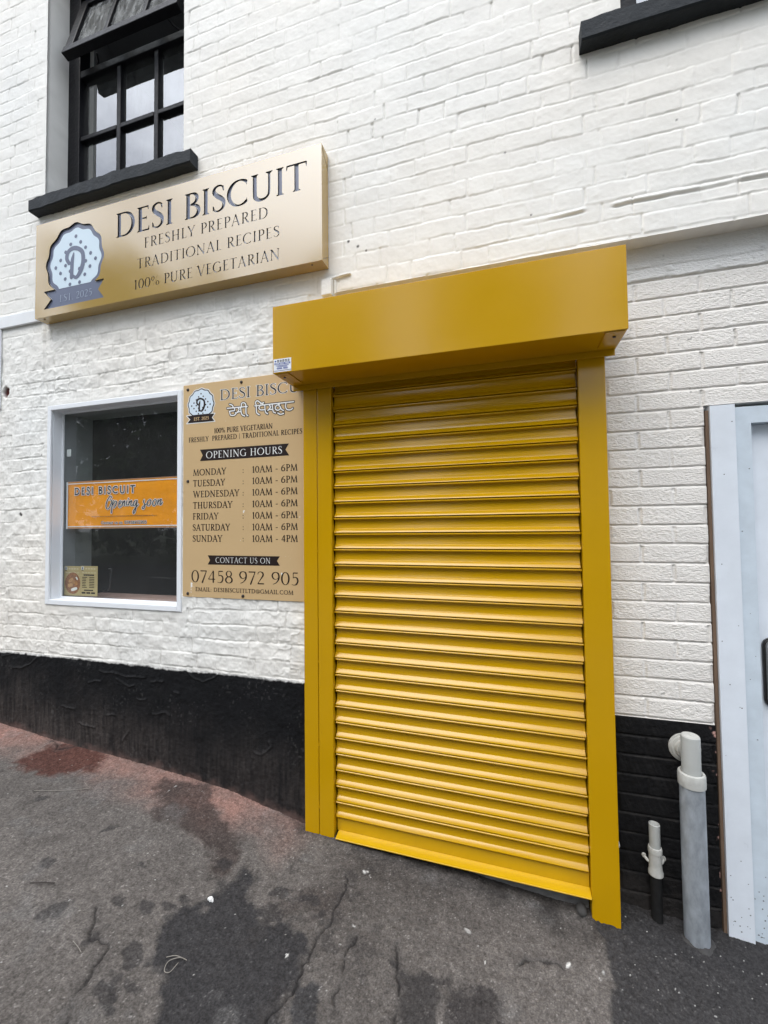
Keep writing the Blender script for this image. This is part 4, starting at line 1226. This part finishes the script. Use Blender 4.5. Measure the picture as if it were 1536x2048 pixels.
# installer's sticker on the hood
st = MB()
SX0, SX1, SZ0, SZ1 = -.0485, .0355, 2.0795, 2.136
yy = BY - .0006
def card(mb, x0, x1, z0, z1, y, m): mb.add([(x0, y, z0), (x1, y, z0), (x1, y, z1), (x0, y, z1)], [(0, 1, 2, 3)], m)
card(st, SX0, SX1, SZ0, SZ1, yy, 0)
W_, H_ = SX1 - SX0, SZ1 - SZ0
for k in range(6):
    xa = SX0 + W_ * (.06 + .148 * k)
    if k == 0: st.prism_y([(xa + W_ * .05 + W_ * .055 * math.cos(a), SZ0 + H_ * .83 + H_ * .06 * math.sin(a)) for a in np.linspace(0, 6.28, 12, endpoint=False)], yy - .0002, yy - .0001, 1)
    else:
        card(st, xa, xa + W_ * .105, SZ0 + H_ * .745, SZ0 + H_ * .915, yy - .0004, 2)
        card(st, xa + W_ * .03, xa + W_ * .07, SZ0 + H_ * .79, SZ0 + H_ * .85, yy - .0008, 0)
card(st, SX0 + W_ * .05, SX1 - W_ * .05, SZ0 + H_ * .56, SZ0 + H_ * .70, yy - .0004, 1)
for q in range(3): card(st, SX0 + W_ * (.10 + .28 * q), SX0 + W_ * (.33 + .28 * q), SZ0 + H_ * .605, SZ0 + H_ * .655, yy - .0008, 0)
for r_, (a, b, c) in enumerate(((.14, .86, .48), (.22, .78, .395), (.18, .48, .30), (.54, .80, .30), (.20, .50, .23), (.56, .82, .23))):
    card(st, SX0 + W_ * a, SX0 + W_ * b, SZ0 + H_ * (c - .025), SZ0 + H_ * (c + .02), yy - .0004, 1)
card(st, SX0, SX1, SZ0 + H_ * .075, SZ0 + H_ * .115, yy - .0004, 3)
st.build('sticker', [mat('sticker_white', (.80, .82, .85), .3), mat('sticker_blue', (.05, .085, .32), .3), mat('sticker_black', (.03, .03, .035), .3), mat('sticker_line', (.10, .10, .16), .3)], hood)

GF = -.045
def guide(x0, x1, za, zb0, zb1, sidelip=True):
    """folded channel; its foot is cut to the slope of the ground"""
    mb = MB()
    v = [(x0, GF, zb0), (x1, GF, zb1), (x1, .078, zb1), (x0, .078, zb0), (x0, GF, za), (x1, GF, za), (x1, .078, za), (x0, .078, za)]
    mb.hexa(v)
    return mb
guide(-.0045, .0650, 2.062, float(gz(0)) - .02, float(gz(.065)) - .02).build('guide_rail', M_YEL, shutter, bevel=.003)
guide(.0672, .1370, 2.062, float(gz(.067)) - .02, float(gz(.137)) - .02).build('guide_rail', M_YEL, shutter, bevel=.003)
gr = guide(1.1745, 1.2712, 2.062, float(gz(1.17)) - .02, float(gz(1.27)) - .02)
gr.build('guide_rail', M_YEL, shutter, bevel=.003)
for z in (.155, .43, .80, 1.30, 1.72):
    wl_ = MB()
    wl_.tube([(.0661, GF - .0002, z), (.0661, GF - .0002, z + .010)], .0022, 8)
    wl_.build('tack_weld', M_YEL, shutter)

# curtain: rolled slats, pitch 71 mm
PITCH = .0709; ZJ = .108
def tilt(x, z): return z - .022 * (x - .66) * max(0.0, 1 - z / 1.4)
CY = .000
SL = [(.000, .0150), (-.0010, .0180), (-.0030, .0198), (-.0056, .0198), (-.0076, .0184), (-.0085, .0150), (-.0090, .0060), (-.0104, .0044), (-.018, .0040), (-.032, .0046), (-.0485, .0066),
      (-.0493, .0070), (-.0501, .0077), (-.0509, .0086), (-.0550, .0124), (-.0600, .0164), (-.0638, .0191), (-.0656, .0199), (-.0668, .0196), (-.0676, .0180), (-.0679, -.0040), (-.0704, -.0040)]
ct = MB()
nsl = 28
rr = np.random.RandomState(8)
for k in range(nsl):
    ztop = ZJ + PITCH * k + PITCH
    if k == nsl - 1: pass
    xl = .1400 + (.0035 if k % 2 else 0.0); xr = 1.1722 - (.0035 if (k + 1) % 2 else 0.0)
    off = rr.uniform(-.0006, .0006)
    N_ = 3
    xsn = np.linspace(xl, xr, N_)
    v, f = [], []
    for x in xsn:
        for dz, o in SL:
            v.append((x, CY - .010 - o + off, tilt(x, ztop + dz)))
    n = len(SL)
    for i in range(N_ - 1):
        for j in range(n - 1):
            a = i * n + j
            f.append((a, a + 1, a + 1 + n, a + n))
    # closed ends
    f.append(tuple(range(n))); f.append(tuple((N_ - 1) * n + j for j in range(n))[::-1])
    ct.add(v, f)
# backing so that no light passes between the slats
ct.add([(.139, CY - .0040, .03), (1.1735, CY - .0040, .03), (1.1735, CY - .0040, 2.2), (.139, CY - .0040, 2.2)], [(0, 1, 2, 3)])
cur = ct.build('curtain', M_YEL2, shutter)
smooth_by_angle(cur, 26)
br = MB()
def tz(x, z): return tilt(x, z)
def rail_box(x0, x1, y0, y1, z0, z1):
    br.hexa([(x0, y0, tz(x0, z0)), (x1, y0, tz(x1, z0)), (x1, y1, tz(x1, z0)), (x0, y1, tz(x0, z0)), (x0, y0, tz(x0, z1)), (x1, y0, tz(x1, z1)), (x1, y1, tz(x1, z1)), (x0, y1, tz(x0, z1))])
rail_box(.142, 1.172, -.0175, -.0145, .046, .1015)
# horizontal leg of the angle, dipping a little to the front
xa, xb = .150, 1.1735
br.hexa([(xa, -.061, tz(xa, .0365)), (xb, -.061, tz(xb, .0365)), (xb, -.016, tz(xb, .046)), (xa, -.016, tz(xa, .046)),
         (xa, -.061, tz(xa, .0405)), (xb, -.061, tz(xb, .0405)), (xb, -.019, tz(xb, .0505)), (xa, -.019, tz(xa, .0505))])
br.build('bottom_rail', mat('yellow_rail_enamel', (.56, .33, .004), .3, coat=.4, coatr=.15, var=.05, vscale=8), shutter, bevel=.0012)
# threshold behind the rail
th = MB(); th.box(.14, 1.17, -.005, .079, -.2, .012)
tag(th.build('threshold', mat('grey_threshold_concrete', (.16, .155, .15), .85, var=.3, vscale=20, bumps=((70, .5, .004),))), 'grey concrete threshold lying in the gap under the yellow shutter', 'threshold')
sb = MB(); sb.lathe_y([(0, -.034), (.011, -.032), (.016, -.024), (.018, -.01), (.018, .0)], (1.140, -.02, -.040), 18)
tag(smooth_by_angle(sb.build('stone', mat('pale_stone', (.055, .052, .049), .85, var=.3, vscale=30, bumps=((60, .6, .006),))), 60), 'small rounded grey stone under the right end of the yellow shutter', 'stone')

# ------------------------------------------------------------------ fascia sign with letters cut through its face
M_GOLD = mat('satin_gold_panel', (.405, .262, .060), .13, ior=2.35, var=.02, vscale=3, bumps=((300, .02, .001),), rvar=.02)
M_CUT = mat('dark_cut_edge', (.018, .017, .018), .6)
M_ACRYL = mat('pale_acrylic', (.66, .66, .69), .18, spec=.5)
M_SLATE = mat('slate_vinyl', (.115, .135, .205), .28, spec=.5)
M_ICE = mat('ice_blue_vinyl', (.60, .72, .80), .3)
GX0, GX1, GZ0, GZ1, GY = -1.7016, .1119, 2.6371, 3.1899, -.0743
fs = empty('fascia_sign', ((GX0 + GX1) / 2, 0, GZ0))
tag(fs, 'long gold box sign with slate letters under the upper left window', 'shop sign')
SA = text_segs('DESI BISCUIT', -1.1005, 2.991, .134, 1.136, BOLD)
SB = [text_segs('FRESHLY PREPARED', -.909, 2.898, .055, .735, SERIF, .05),
      text_segs('TRADITIONAL RECIPES', -.9576, 2.794, .053, .846, SERIF, .04),
      text_segs('100% PURE VEGETARIAN', -.9727, 2.684, .053, .864, SERIF, .04)]
lf, ck, rb, dk = logo_fields(-1.3987, 2.9385, 1.0, .0021)
res = .0021
FA = Field(GX0, GX1, GZ0, GZ1, res, far=.012)
FA.strokes(SA)
for s in SB: FA.strokes(s)
# logo outline joined into the same field
X, Z = FA.grid()
x, z = X + 1.3987, Z - 2.9385
thh = np.arctan2(z + .012, x + .004)
ckf = np.hypot(x + .004, z + .012) - .2115 * (1 + .028 * np.cos(12 * thh + .5))
near = (np.abs(x) < .27) & (np.abs(z) < .29)
rbf = np.full(X.shape, .02); ii = np.where(near)
rbf[ii] = poly_sdf(x[ii], z[ii], LOGO_RIB)
ckf = np.where(near, ckf, .02)
FA.F = np.minimum(FA.F, np.clip(np.minimum(ckf, rbf), -.012, .012))
pm = MB()
FA.into(pm, GY, 0, invert=True, wall_to=GY + .0085, mw=1)
b = .0012
# returns of the box
ret = MB()
for v in (((GX0, GY, GZ0), (GX1, GY, GZ0), (GX1, -.002, GZ0), (GX0, -.002, GZ0)), ((GX0, GY, GZ1), (GX0, -.002, GZ1), (GX1, -.002, GZ1), (GX1, GY, GZ1)),
          ((GX0, GY, GZ0), (GX0, -.002, GZ0), (GX0, -.002, GZ1), (GX0, GY, GZ1)), ((GX1, GY, GZ0), (GX1, GY, GZ1), (GX1, -.002, GZ1), (GX1, -.002, GZ0))):
    ret.add(v, [(0, 1, 2, 3)])
face = pm.build('face_panel', [M_GOLD, M_CUT], fs)
ret.build('side_return', M_GOLD, fs)
M_SEAM = mat('seam_brown', (.12, .08, .035), .5, metal=.5)
sm_ = MB()
sm_.tube([(GX1 + .0003, GY + .012, GZ0 + .012), (GX1 + .0003, -.004, GZ0 + .055)], .0011, 6)
sm_.build('seam', M_SEAM, fs); sm_ = MB()
for xx_ in (GX0 + .05, GX1 - .06):
    q = MB(); q.lathe([(0, -.003), (.004, -.0028), (.005, 0)], (xx_, GY + .02, GZ0 - .0002), 12); q.build('screw', M_SEAM, fs)
sm_.tube([(GX1 + .0003, GY + .004, GZ1 - .01), (GX1 + .0003, -.004, GZ1 - .075)], .0009, 6)
sm_.build('seam', M_SEAM, fs)
bk = MB()
card(bk, GX0 + .02, GX1 - .02, GZ0 + .015, GZ1 - .015, GY + .0085, 0)
back = bk.build('acrylic_backing', M_ACRYL, fs)
lt = MB()
fl = Field(-1.13, .06, 2.965, 3.15, .0022, far=.02).strokes(SA)
fl.into(lt, GY + .0072, 0, iso=-.0032)
lt.build('lettering', M_SLATE, fs)
lg = MB()
yl = GY + .0072
lf.into(lg, yl, 0, iso=-.0032, F=np.minimum(ck, rb))
lf.into(lg, yl - .0008, 1, F=np.maximum(ck + .026, -(rb - .002)))
lf.into(lg, yl - .0016, 0, F=np.maximum(dk, -(rb - .004)))
logo = lg.build('biscuit_emblem', [M_SLATE, M_ICE], fs)
et = MB()
print_text(et, 'EST. 2025', -1.515, 2.7095, .040, .235, yl - .0016, font=LIGHT, res=24)
et.build('date_lettering', mat('pale_slate_vinyl', (.36, .42, .52), .3), logo)

# ------------------------------------------------------------------ notice board with opening hours
M_TAN = mat('tan_metal_panel', (.645, .455, .24), .30, metal=.15, spec=.4, var=.02, vscale=4, rvar=.02)
M_INK = mat('dark_brown_print', (.022, .014, .012), .45, spec=.2)
M_PWHITE = mat('white_print', (.80, .80, .78), .35)
M_PICE = mat('ice_print', (.66, .76, .84), .35)
nb_ = empty('notice_board', (-.36, 0, 1.0645))
tag(nb_, 'tan wall notice with opening hours beside the left edge of the yellow shutter', 'notice board')
nm = MB(); nm.box(-.716, -.001, -.0058, -.0015, 1.0645, 2.1640)
nm.build('panel', M_TAN, nb_, bevel=.0006)
y0 = -.0064
tx = MB()
print_text(tx, 'DESI BISCUIT', -.489, 2.0655, .0535, .53, y0, 0, SERIF, 30, halo=.0022, mh=1)
print_text(tx, '100% PURE VEGETARIAN', -.5235, 1.8985, .0255, .334, y0, 0, SERIF, 22, track=.03, grow=.0005)
print_text(tx, 'FRESHLY  PREPARED | TRADITIONAL RECIPES', -.6805, 1.8618, .0245, .650, y0, 0, SERIF, 22, track=.04, grow=.0005)
days = ['MONDAY', 'TUESDAY', 'WEDNESDAY', 'THURSDAY', 'FRIDAY', 'SATURDAY', 'SUNDAY']
wd = [.200, .194, .277, .237, .155, .223, .178]
base = [1.687, 1.6310, 1.5745, 1.5172, 1.4606, 1.4038, 1.3470]
for d, w_, zz in zip(days, wd, base):
    print_text(tx, d, -.653, zz, .0322, w_, y0, 0, SERIF, 24, track=.03, grow=.0006)
    print_text(tx, ':', -.3545, zz, .030, None, y0, 0, SERIF, 24, grow=.0006)
    print_text(tx, '10AM - 6PM' if d != 'SUNDAY' else '10AM - 4PM', -.3005, zz - .0008, .0322, .2455, y0, 0, SERIF, 24, track=.03, grow=.0006)
print_text(tx, '07458 972 905', -.6575, 1.1400, .0615, .602, y0, 0, SERIF, 30, track=.02)
print_text(tx, 'EMAIL: DESIBISCUITLTD@GMAIL.COM', -.6357, 1.0955, .0195, .556, y0, 0, SERIF, 22, track=.03, grow=.0005)
tx.build('lettering', [M_INK, M_PWHITE], nb_)
for poly, txt, a in (([(-.6115, 1.8200), (-.0995, 1.8185), (-.1185, 1.7900), (-.0985, 1.7610), (-.6115, 1.7610), (-.5945, 1.7900)], 'OPENING HOURS', (-.571, 1.7722, .0355, .432)),
                     ([(-.5625, 1.2778), (-.1505, 1.2765), (-.1665, 1.2545), (-.1505, 1.2315), (-.5625, 1.2312), (-.5485, 1.2545)], 'CONTACT US ON', (-.513, 1.2408, .0275, .310))):
    rm = MB(); rm.add([(x, y0, z) for x, z in poly], [tuple(range(6))[::-1]], 0)
    rm.f[0] = (0, 5, 2, 1); rm.f += [(5, 4, 3, 2)]; rm.m += [0]
    print_text(rm, txt, a[0], a[1], a[2], a[3], y0 - .0006, 1, SERIF if 'OPEN' in txt else LIGHT, 26, track=.05)
    rm.build('ribbon', [M_INK, M_PWHITE], nb_)
k = .383
f2, ck, rb, dk = logo_fields(-.6042, 2.0605, k, .0011)
lg = MB()
f2.into(lg, y0, 0, iso=.0035, F=np.minimum(ck, rb))
f2.into(lg, y0 - .0005, 1, iso=-.0008, F=np.minimum(ck, rb))
f2.into(lg, y0 - .0010, 2, F=np.maximum(ck + .0062, -(rb - .0012)))
f2.into(lg, y0 - .0015, 1, F=np.maximum(dk, -(rb - .0015)))
print_text(lg, 'EST. 2025', -.648, 1.9735, .0155, .090, y0 - .0015, 3, SERIF, 22, grow=.0005)
lg.build('biscuit_emblem', [M_PWHITE, M_INK, M_PICE, M_TAN], nb_)
gu = []
for s in GURMUKHI:
    p = cr(s, 6); gu += chain(p, .0032)
fl = Field(-.47, -.05, 1.945, 2.06, .0012, far=.01).strokes(gu)
gm = MB(); fl.into(gm, y0, 0, iso=.0036); fl.into(gm, y0 - .0005, 1)
gm.build('punjabi_lettering', [M_INK, M_PWHITE], nb_)
for (xx_, zz) in ((-.688, 2.139), (-.365, 2.145), (-.686, 1.659), (-.684, 1.081), (-.356, 1.079)):
    cp = MB(); cp.lathe_y([(0, -.0055), (.0035, -.0052), (.0068, -.0035), (.0082, -.0008), (.0084, 0)], (xx_, -.0058, zz), 18)
    smooth_by_angle(cp.build('screw_cap', mat('screw_cap_brown', (.022, .014, .012), .45), nb_), 50)

# ------------------------------------------------------------------ things in the shop window
def wavy_card(mb, x0, x1, z0, z1, y, m, nx=24, nz=4, amp=.002, seed=1):
    xs_ = np.linspace(x0, x1, nx); zs_ = np.linspace(z0, z1, nz)
    XX, ZZ = np.meshgrid(xs_, zs_, indexing='ij')
    YY = y + amp * fbm(XX, ZZ, .18, 2, seed)
    v = [(float(a), float(b_), float(c)) for a, b_, c in zip(XX.ravel(), YY.ravel(), ZZ.ravel())]
    f = [(i * nz + j, (i + 1) * nz + j, (i + 1) * nz + j + 1, i * nz + j + 1) for i in range(nx - 1) for j in range(nz - 1)]
    mb.add(v, f, m)
M_ORANGE = mat('orange_banner_vinyl', (.95, .35, .004), .20, coat=.5, coatr=.06, var=.12, vscale=7, bumps=((7, .5, .012), (22, .25, .004)), stretch=(1, 1, 1.6))
M_PALE = mat('banner_pale_edge', (.84, .80, .76), .3)
M_BINK = mat('banner_ink', (.016, .010, .022), .5, spec=.2)
yb_ = .101
# the window contents hang close behind the glass: same layout, 1 % smaller
KW, KX, KY, KZ = .98846, .01041, -.022, .01636
bn = empty('banner', (-1.26, yb_ + KY, 1.421))
tag(bn, 'orange opening soon banner with white edges hung behind the shop window glass', 'banner')
bs = MB(); bx0, bx1, bz0, bz1 = -1.670, -.757, 1.4215, 1.7050
wavy_card(bs, bx0, bx1, bz0, bz1, yb_, 0, 40, 10, .0016, 5)
bs.move(KW, KX, KY, KZ); bs_o = bs.build('sheet', M_ORANGE, bn, smooth=True)
be = MB()
card(be, bx0 - .001, bx0 + .012, bz0 - .002, bz1 - .001, yb_ - .0028, 1)
card(be, bx0 + .0125, bx1, bz1 - .016, bz1 - .010, yb_ - .0030, 0); card(be, bx0 + .0125, bx1, bz0 + .009, bz0 + .015, yb_ - .0030, 0)
card(be, bx0, bx1, bz1 - .0035, bz1 + .001, yb_ - .0026, 2); card(be, bx0, bx1, bz0 - .001, bz0 + .005, yb_ - .0026, 2)
be.move(KW, KX, KY, KZ); be.build('edging', [M_PALE, mat('banner_hem_white', (.78, .80, .84), .4), mat('banner_hem_brown', (.45, .24, .13), .4)], bn)
bt = MB(); yt = yb_ - .0036
print_text(bt, 'DESI BISCUIT', -1.5985, 1.6245, .0425, .454, yt, 0, SANS, 28, halo=.0048, mh=1, track=.16, grow=.0007)
og = []
for s in OPENING_SOON:
    p = cr(s, 6); n = len(p)
    r = [.0013 + .0022 * abs((p[min(i + 1, n - 1)][1] - p[max(i - 1, 0)][1])) / (1e-6 + math.dist(p[min(i + 1, n - 1)], p[max(i - 1, 0)])) for i in range(n)]
    og += chain(p, r)
fl = Field(-1.38, -.93, 1.49, 1.63, .0010, far=.01).strokes(og)
fl.into(bt, yt + .0004, 1, iso=.0036); fl.into(bt, yt, 0)
print_text(bt, 'Contact us on', -1.391, 1.4465, .0155, .155, yt, 0, SANS, 20, halo=.0020, mh=1, grow=.0003)
print_text(bt, '07458972905', -1.2165, 1.4465, .0165, .156, yt, 0, SANS, 20, halo=.0020, mh=1, grow=.0003)
rr = np.random.RandomState(2); xq = -1.467
while xq < -.995:
    wq = rr.uniform(.006, .016); card(bt, xq, xq + wq, 1.4895, 1.4935, yt, 2); xq += wq + rr.uniform(.002, .005)
bt.move(KW, KX, KY, KZ); bt.build('lettering', [M_BINK, M_PALE, mat('banner_faint_ink', (.30, .12, .01), .4)], bn)

M_KRAFT = mat('tan_leaflet_card', (.46, .36, .17), .35, var=.05, vscale=10)
M_BISC = mat('biscuit_brown', (.26, .10, .035), .5, var=.5, vscale=60)
def leaflet(x0, x1, z0, z1, label, pic):
    e = empty('leaflet', ((x0 + x1) / 2, .104, z0)); tag(e, label, 'leaflet', 'leaflets in the shop window corner')
    c = MB(); c.box(x0, x1, .1035, .1045, z0, z1); c.move(KW, KX, KY, KZ).build('card', M_KRAFT, e)
    W, H, yq = x1 - x0, z1 - z0, .1029
    p = MB()
    card(p, x0 + .006, x0 + .026, z1 - .026, z1 - .004, yq, 0)
    p.prism_y([(x0 + .016 + .0065 * math.cos(a), z1 - .013 + .0065 * math.sin(a)) for a in np.linspace(0, 6.28, 12, endpoint=False)], yq - .0006, yq - .0004, 3)
    card(p, x0 + .008, x0 + .024, z1 - .027, z1 - .022, yq - .0004, 1)
    for q in range(4): card(p, x0 + W * (.28 + .16 * q), x0 + W * (.40 + .16 * q), z1 - .020, z1 - .013, yq, 4)
    for q in range(5): card(p, x0 + W * (.10 + .17 * q), x0 + W * (.23 + .17 * q), z1 - .042, z1 - .038, yq, 4)
    if pic:
        cx, cz, r = x0 + W * .56, z0 + H * .42, W * .49
        disc = [(cx + min(r, x1 - cx - .001) * math.cos(a) if math.cos(a) > 0 else cx + r * math.cos(a), cz + r * math.sin(a)) for a in np.linspace(0, 6.28, 28, endpoint=False)]
        p.prism_y(disc, yq - .0002, yq, 2)
        for (ox, oz, w_, h_, an, mm) in ((-.016, .018, .040, .020, .5, 5), (.014, .004, .052, .022, -.35, 6), (-.02, -.012, .042, .022, .2, 5), (.01, -.035, .050, .018, .25, 0), (.030, .030, .022, .010, -.9, 0)):
            P = []
            for a in np.linspace(0, 6.28, 14, endpoint=False):
                u, v = w_ * .5 * math.copysign(abs(math.cos(a)) ** .6, math.cos(a)), h_ * .5 * math.copysign(abs(math.sin(a)) ** .6, math.sin(a))
                P.append((min(cx + ox + u * math.cos(an) - v * math.sin(an), x1 - .001), cz + oz + u * math.sin(an) + v * math.cos(an)))
            p.prism_y(P, yq - .0008, yq - .0004, mm)
    else:
        card(p, x0 + W * .18, x0 + W * .80, z1 - .058, z1 - .050, yq, 1)
        for q in range(7):
            zz = z1 - .070 - q * .0098
            card(p, x0 + W * .10, x0 + W * (.10 + rr.uniform(.18, .30)), zz, zz + .0042, yq, 1); card(p, x0 + W * .52, x0 + W * .82, zz, zz + .0042, yq, 1)
        card(p, x0 + W * .22, x0 + W * .76, z0 + .030, z0 + .037, yq, 1)
        for q in range(3): card(p, x0 + W * (.08 + .28 * q), x0 + W * (.31 + .28 * q), z0 + .013, z0 + .023, yq, 1)
    p.move(KW, KX, KY, KZ).build('print', [M_PWHITE, M_INK, M_BISC, M_SLATE, mat('pale_tan_print', (.62, .54, .36), .4), mat('pale_biscuit', (.48, .26, .10), .5, var=.3, vscale=50), mat('golden_biscuit', (.36, .17, .05), .5, var=.3, vscale=50)], e)
leaflet(-1.688, -1.5565, 1.019, 1.196, 'tan leaflet with a round biscuit picture in the bottom corner of the shop window', True)
leaflet(-1.5555, -1.4235, 1.021, 1.1985, 'tan leaflet printed with small opening hours beside the biscuit picture leaflet', False)
tg = MB(); tg.box(-1.676, -1.642, .1005, .102, 1.862, 1.905); tg.box(-1.670, -1.648, .0995, .1004, 1.868, 1.876)
tag(tg.move(KW, KX, KY, KZ).build('window_tag', mat('tag_white', (.74, .76, .76), .4), bevel=.001), 'small white tag stuck inside the shop window above the orange banner', 'tag')
cb = MB(); cb.tube(cr([(-1.385, .16, 1.178), (-1.372, .15, 1.172), (-1.376, .15, 1.14), (-1.382, .15, 1.09), (-1.402, .16, 1.055), (-1.44, .17, 1.045), (-1.47, .18, 1.04)], 6), .0052, 10)
cb.lathe([(0, .004), (.010, .004), (.012, 0), (.010, -.010), (0, -.012)], (-1.380, .152, 1.180), 14)
tag(cb.move(KW, KX, KY, KZ).build('cable', mat('black_cable', (.012, .012, .013), .4), smooth=True), 'black cable hanging in a hook behind the window glass by the leaflets', 'cable')

# ------------------------------------------------------------------ pipes by the door
M_SLEEVE = mat('galvanised_sleeve', (.34, .37, .40), .45, metal=.3, var=.38, vscale=32, stretch=(1, 1, .45), bumps=((70, .25, .003),), rvar=.12)
M_PVC = mat('grey_plastic_pipe', (.42, .43, .41), .42, var=.08, vscale=12)
M_PVCD = mat('weathered_plastic', (.47, .47, .44), .5, var=.18, vscale=25, bumps=((60, .2, .003),))
sp = empty('standpipe', (1.527, .0, -.10))
tag(sp, 'thick grey standpipe in a metal sleeve left of the white door', 'pipe')
c0 = (1.527, .008, 0)
q = MB(); q.lathe([(.0392, -.20), (.0395, .10), (.0393, .30), (.0390, .474), (.036, .475)], c0, 48)
smooth_by_angle(q.build('sleeve', M_SLEEVE, sp), 40)
q = MB(); q.lathe([(.0405, .460), (.0430, .462), (.0435, .478), (.0430, .500), (.0412, .506), (.034, .508), (.0312, .504)], c0, 48)
smooth_by_angle(q.build('collar', M_PVCD, sp), 40)
q = MB(); q.lathe([(.0302, .42), (.0302, .632), (.0294, .6360), (.0275, .6370)], c0, 48)
q.tube([(1.527, .010, .560), (1.530, .06, .560), (1.531, .078, .560)], .028, 40)
up_ = smooth_by_angle(q.build('upright', M_PVC, sp), 40)
q = MB(); q.lathe([(.0280, .6368), (.0262, .6395), (.005, .6400), (.0046, .6418), (0, .6422)], c0, 40)
smooth_by_angle(q.build('end_cap', M_PVCD, sp), 40)
q = MB(); q.lathe_y([(.028, -.024), (.034, -.022), (.037, -.012), (.046, -.010), (.0475, -.006), (.053, -.004), (.054, .0)], (1.531, .0785, .560), 48)
smooth_by_angle(q.build('wall_flange', M_PVCD, sp), 40)
q = MB(); q.lathe([(.066, -.110), (.052, -.094), (.0425, -.083), (.0385, -.080)], (1.527, .008, float(gz(1.527)) + .088), 40)
for i_, p_ in enumerate(q.v):
    a_ = math.atan2(p_[1] - .008, p_[0] - 1.527); q.v[i_] = (p_[0] + .004 * math.sin(3 * a_ + 1), p_[1] + .003 * math.sin(5 * a_), p_[2] + .003 * math.sin(4 * a_))
smooth_by_angle(q.build('foot_mortar', mat('dark_mortar', (.045, .043, .042), .9, var=.4, vscale=60, bumps=((90, .6, .005),)), sp), 60)

dp_ = empty('drain_stub', (1.415, .045, .08))
tag(dp_, 'short thin grey waste pipe stub low on the black brick by the shutter', 'pipe')
c1 = (1.413, .048, 0)
q = MB(); q.lathe([(.0185, .12), (.0185, .2745), (.0150, .2765), (.0145, .268)], c1, 32)
q.lathe([(.0135, .265), (.0130, .277), (.0, .2765)], c1, 24)
smooth_by_angle(q.build('upright', M_PVC, dp_), 40)
q = MB(); q.lathe([(.0195, .168), (.0235, .170), (.0238, .184), (.0220, .190), (.0188, .191)], c1, 32)
q.lathe([(.0215, .088), (.0250, .090), (.0252, .100), (.0225, .108), (.0212, .130), (.0215, .168)], c1, 32)
smooth_by_angle(q.build('socket', M_PVCD, dp_), 40)
for sgn in (-1, 1):
    q = MB(); q.tube(cr([(1.413 + sgn * .018, .052, .128), (1.413 + sgn * .026, .058, .131), (1.413 + sgn * .031, .066, .136)], 4), [.0055] * 9, 10)
    q.lathe_y([(0, -.004), (.007, -.003), (.008, .004), (.004, .006)], (1.413 + sgn * .033, .066, .138), 16)
    smooth_by_angle(q.build('fixing_lug', M_PVCD, dp_), 40)
q = MB(); q.lathe([(.019, -.2), (.019, .09)], c1, 28)
smooth_by_angle(q.build('lower_pipe', mat('black_painted_pipe', (.018, .018, .018), .9, var=.3, vscale=40, spec=.08), dp_), 40)
nl = MB(); nl.lathe_y([(0, -.03), (.006, -.029), (.009, -.02), (.009, .0)], (1.288, .078, .165), 14)
tag(nl.build('wall_plug', M_PVCD), 'tiny pale plug sticking out of the wall at the right shutter rail', 'plug')

# ------------------------------------------------------------------ litter on the pavement
def gz3(x, y): return float(gz(x, y)) + .004
pp = MB()
P = [(-.156 + r * math.cos(a), -.485 + r * .7 * math.sin(a)) for a, r in zip(np.linspace(0, 6.28, 12, endpoint=False), (.011, .007, .012, .009, .010, .007, .009, .013, .008, .011, .008, .012))]
n = len(P)
pp.add([(x, y, gz3(x, y) + .002) for x, y in P] + [(x, y, gz3(x, y) + .008 + .004 * math.sin(9 * i)) for i, (x, y) in enumerate(P)], [tuple(range(n, 2 * n))] + [(i, (i + 1) % n, n + (i + 1) % n, n + i) for i in range(n)])
tag(pp.build('paint_flake', mat('flake_white', (.75, .75, .73), .6)), 'large white paint flake above the dark patch on the pavement', 'litter')
def strand(name, pts, r, m, label):
    q = MB(); q.tube([(x, y, gz3(x, y) + h) for x, y, h in cr(pts, 5)], r, 6)
    tag(q.build(name, m, smooth=True), label, 'litter')
M_STRAW = mat('pale_straw', (.24, .22, .19), .7)
strand('straw', [(-.158, -.690, .002), (-.13, -.678, .008), (-.096, -.671, .003), (-.118, -.676, .006), (-.140, -.700, .008), (-.135, -.722, .004), (-.118, -.718, .004), (-.112, -.690, .007)], .0011, M_STRAW, 'pale looped strand of straw lying on the dark pavement patch')
strand('twig', [(-.764, -.685, .003), (-.72, -.668, .004), (-.685, -.655, .003)], .0020, mat('dark_twig', (.03, .024, .02), .8), 'dark straight twig on the grey pavement at the left')
strand('straw', [(-.439, -.775, .003), (-.41, -.781, .004), (-.389, -.787, .003)], .0009, M_STRAW, 'short pale straw beside the crack in the pavement')
strand('straw', [(-1.25, -.345, .003), (-1.12, -.30, .006), (-1.02, -.24, .003)], .0008, M_STRAW, 'long pale straw on the pavement nearest the red stain')
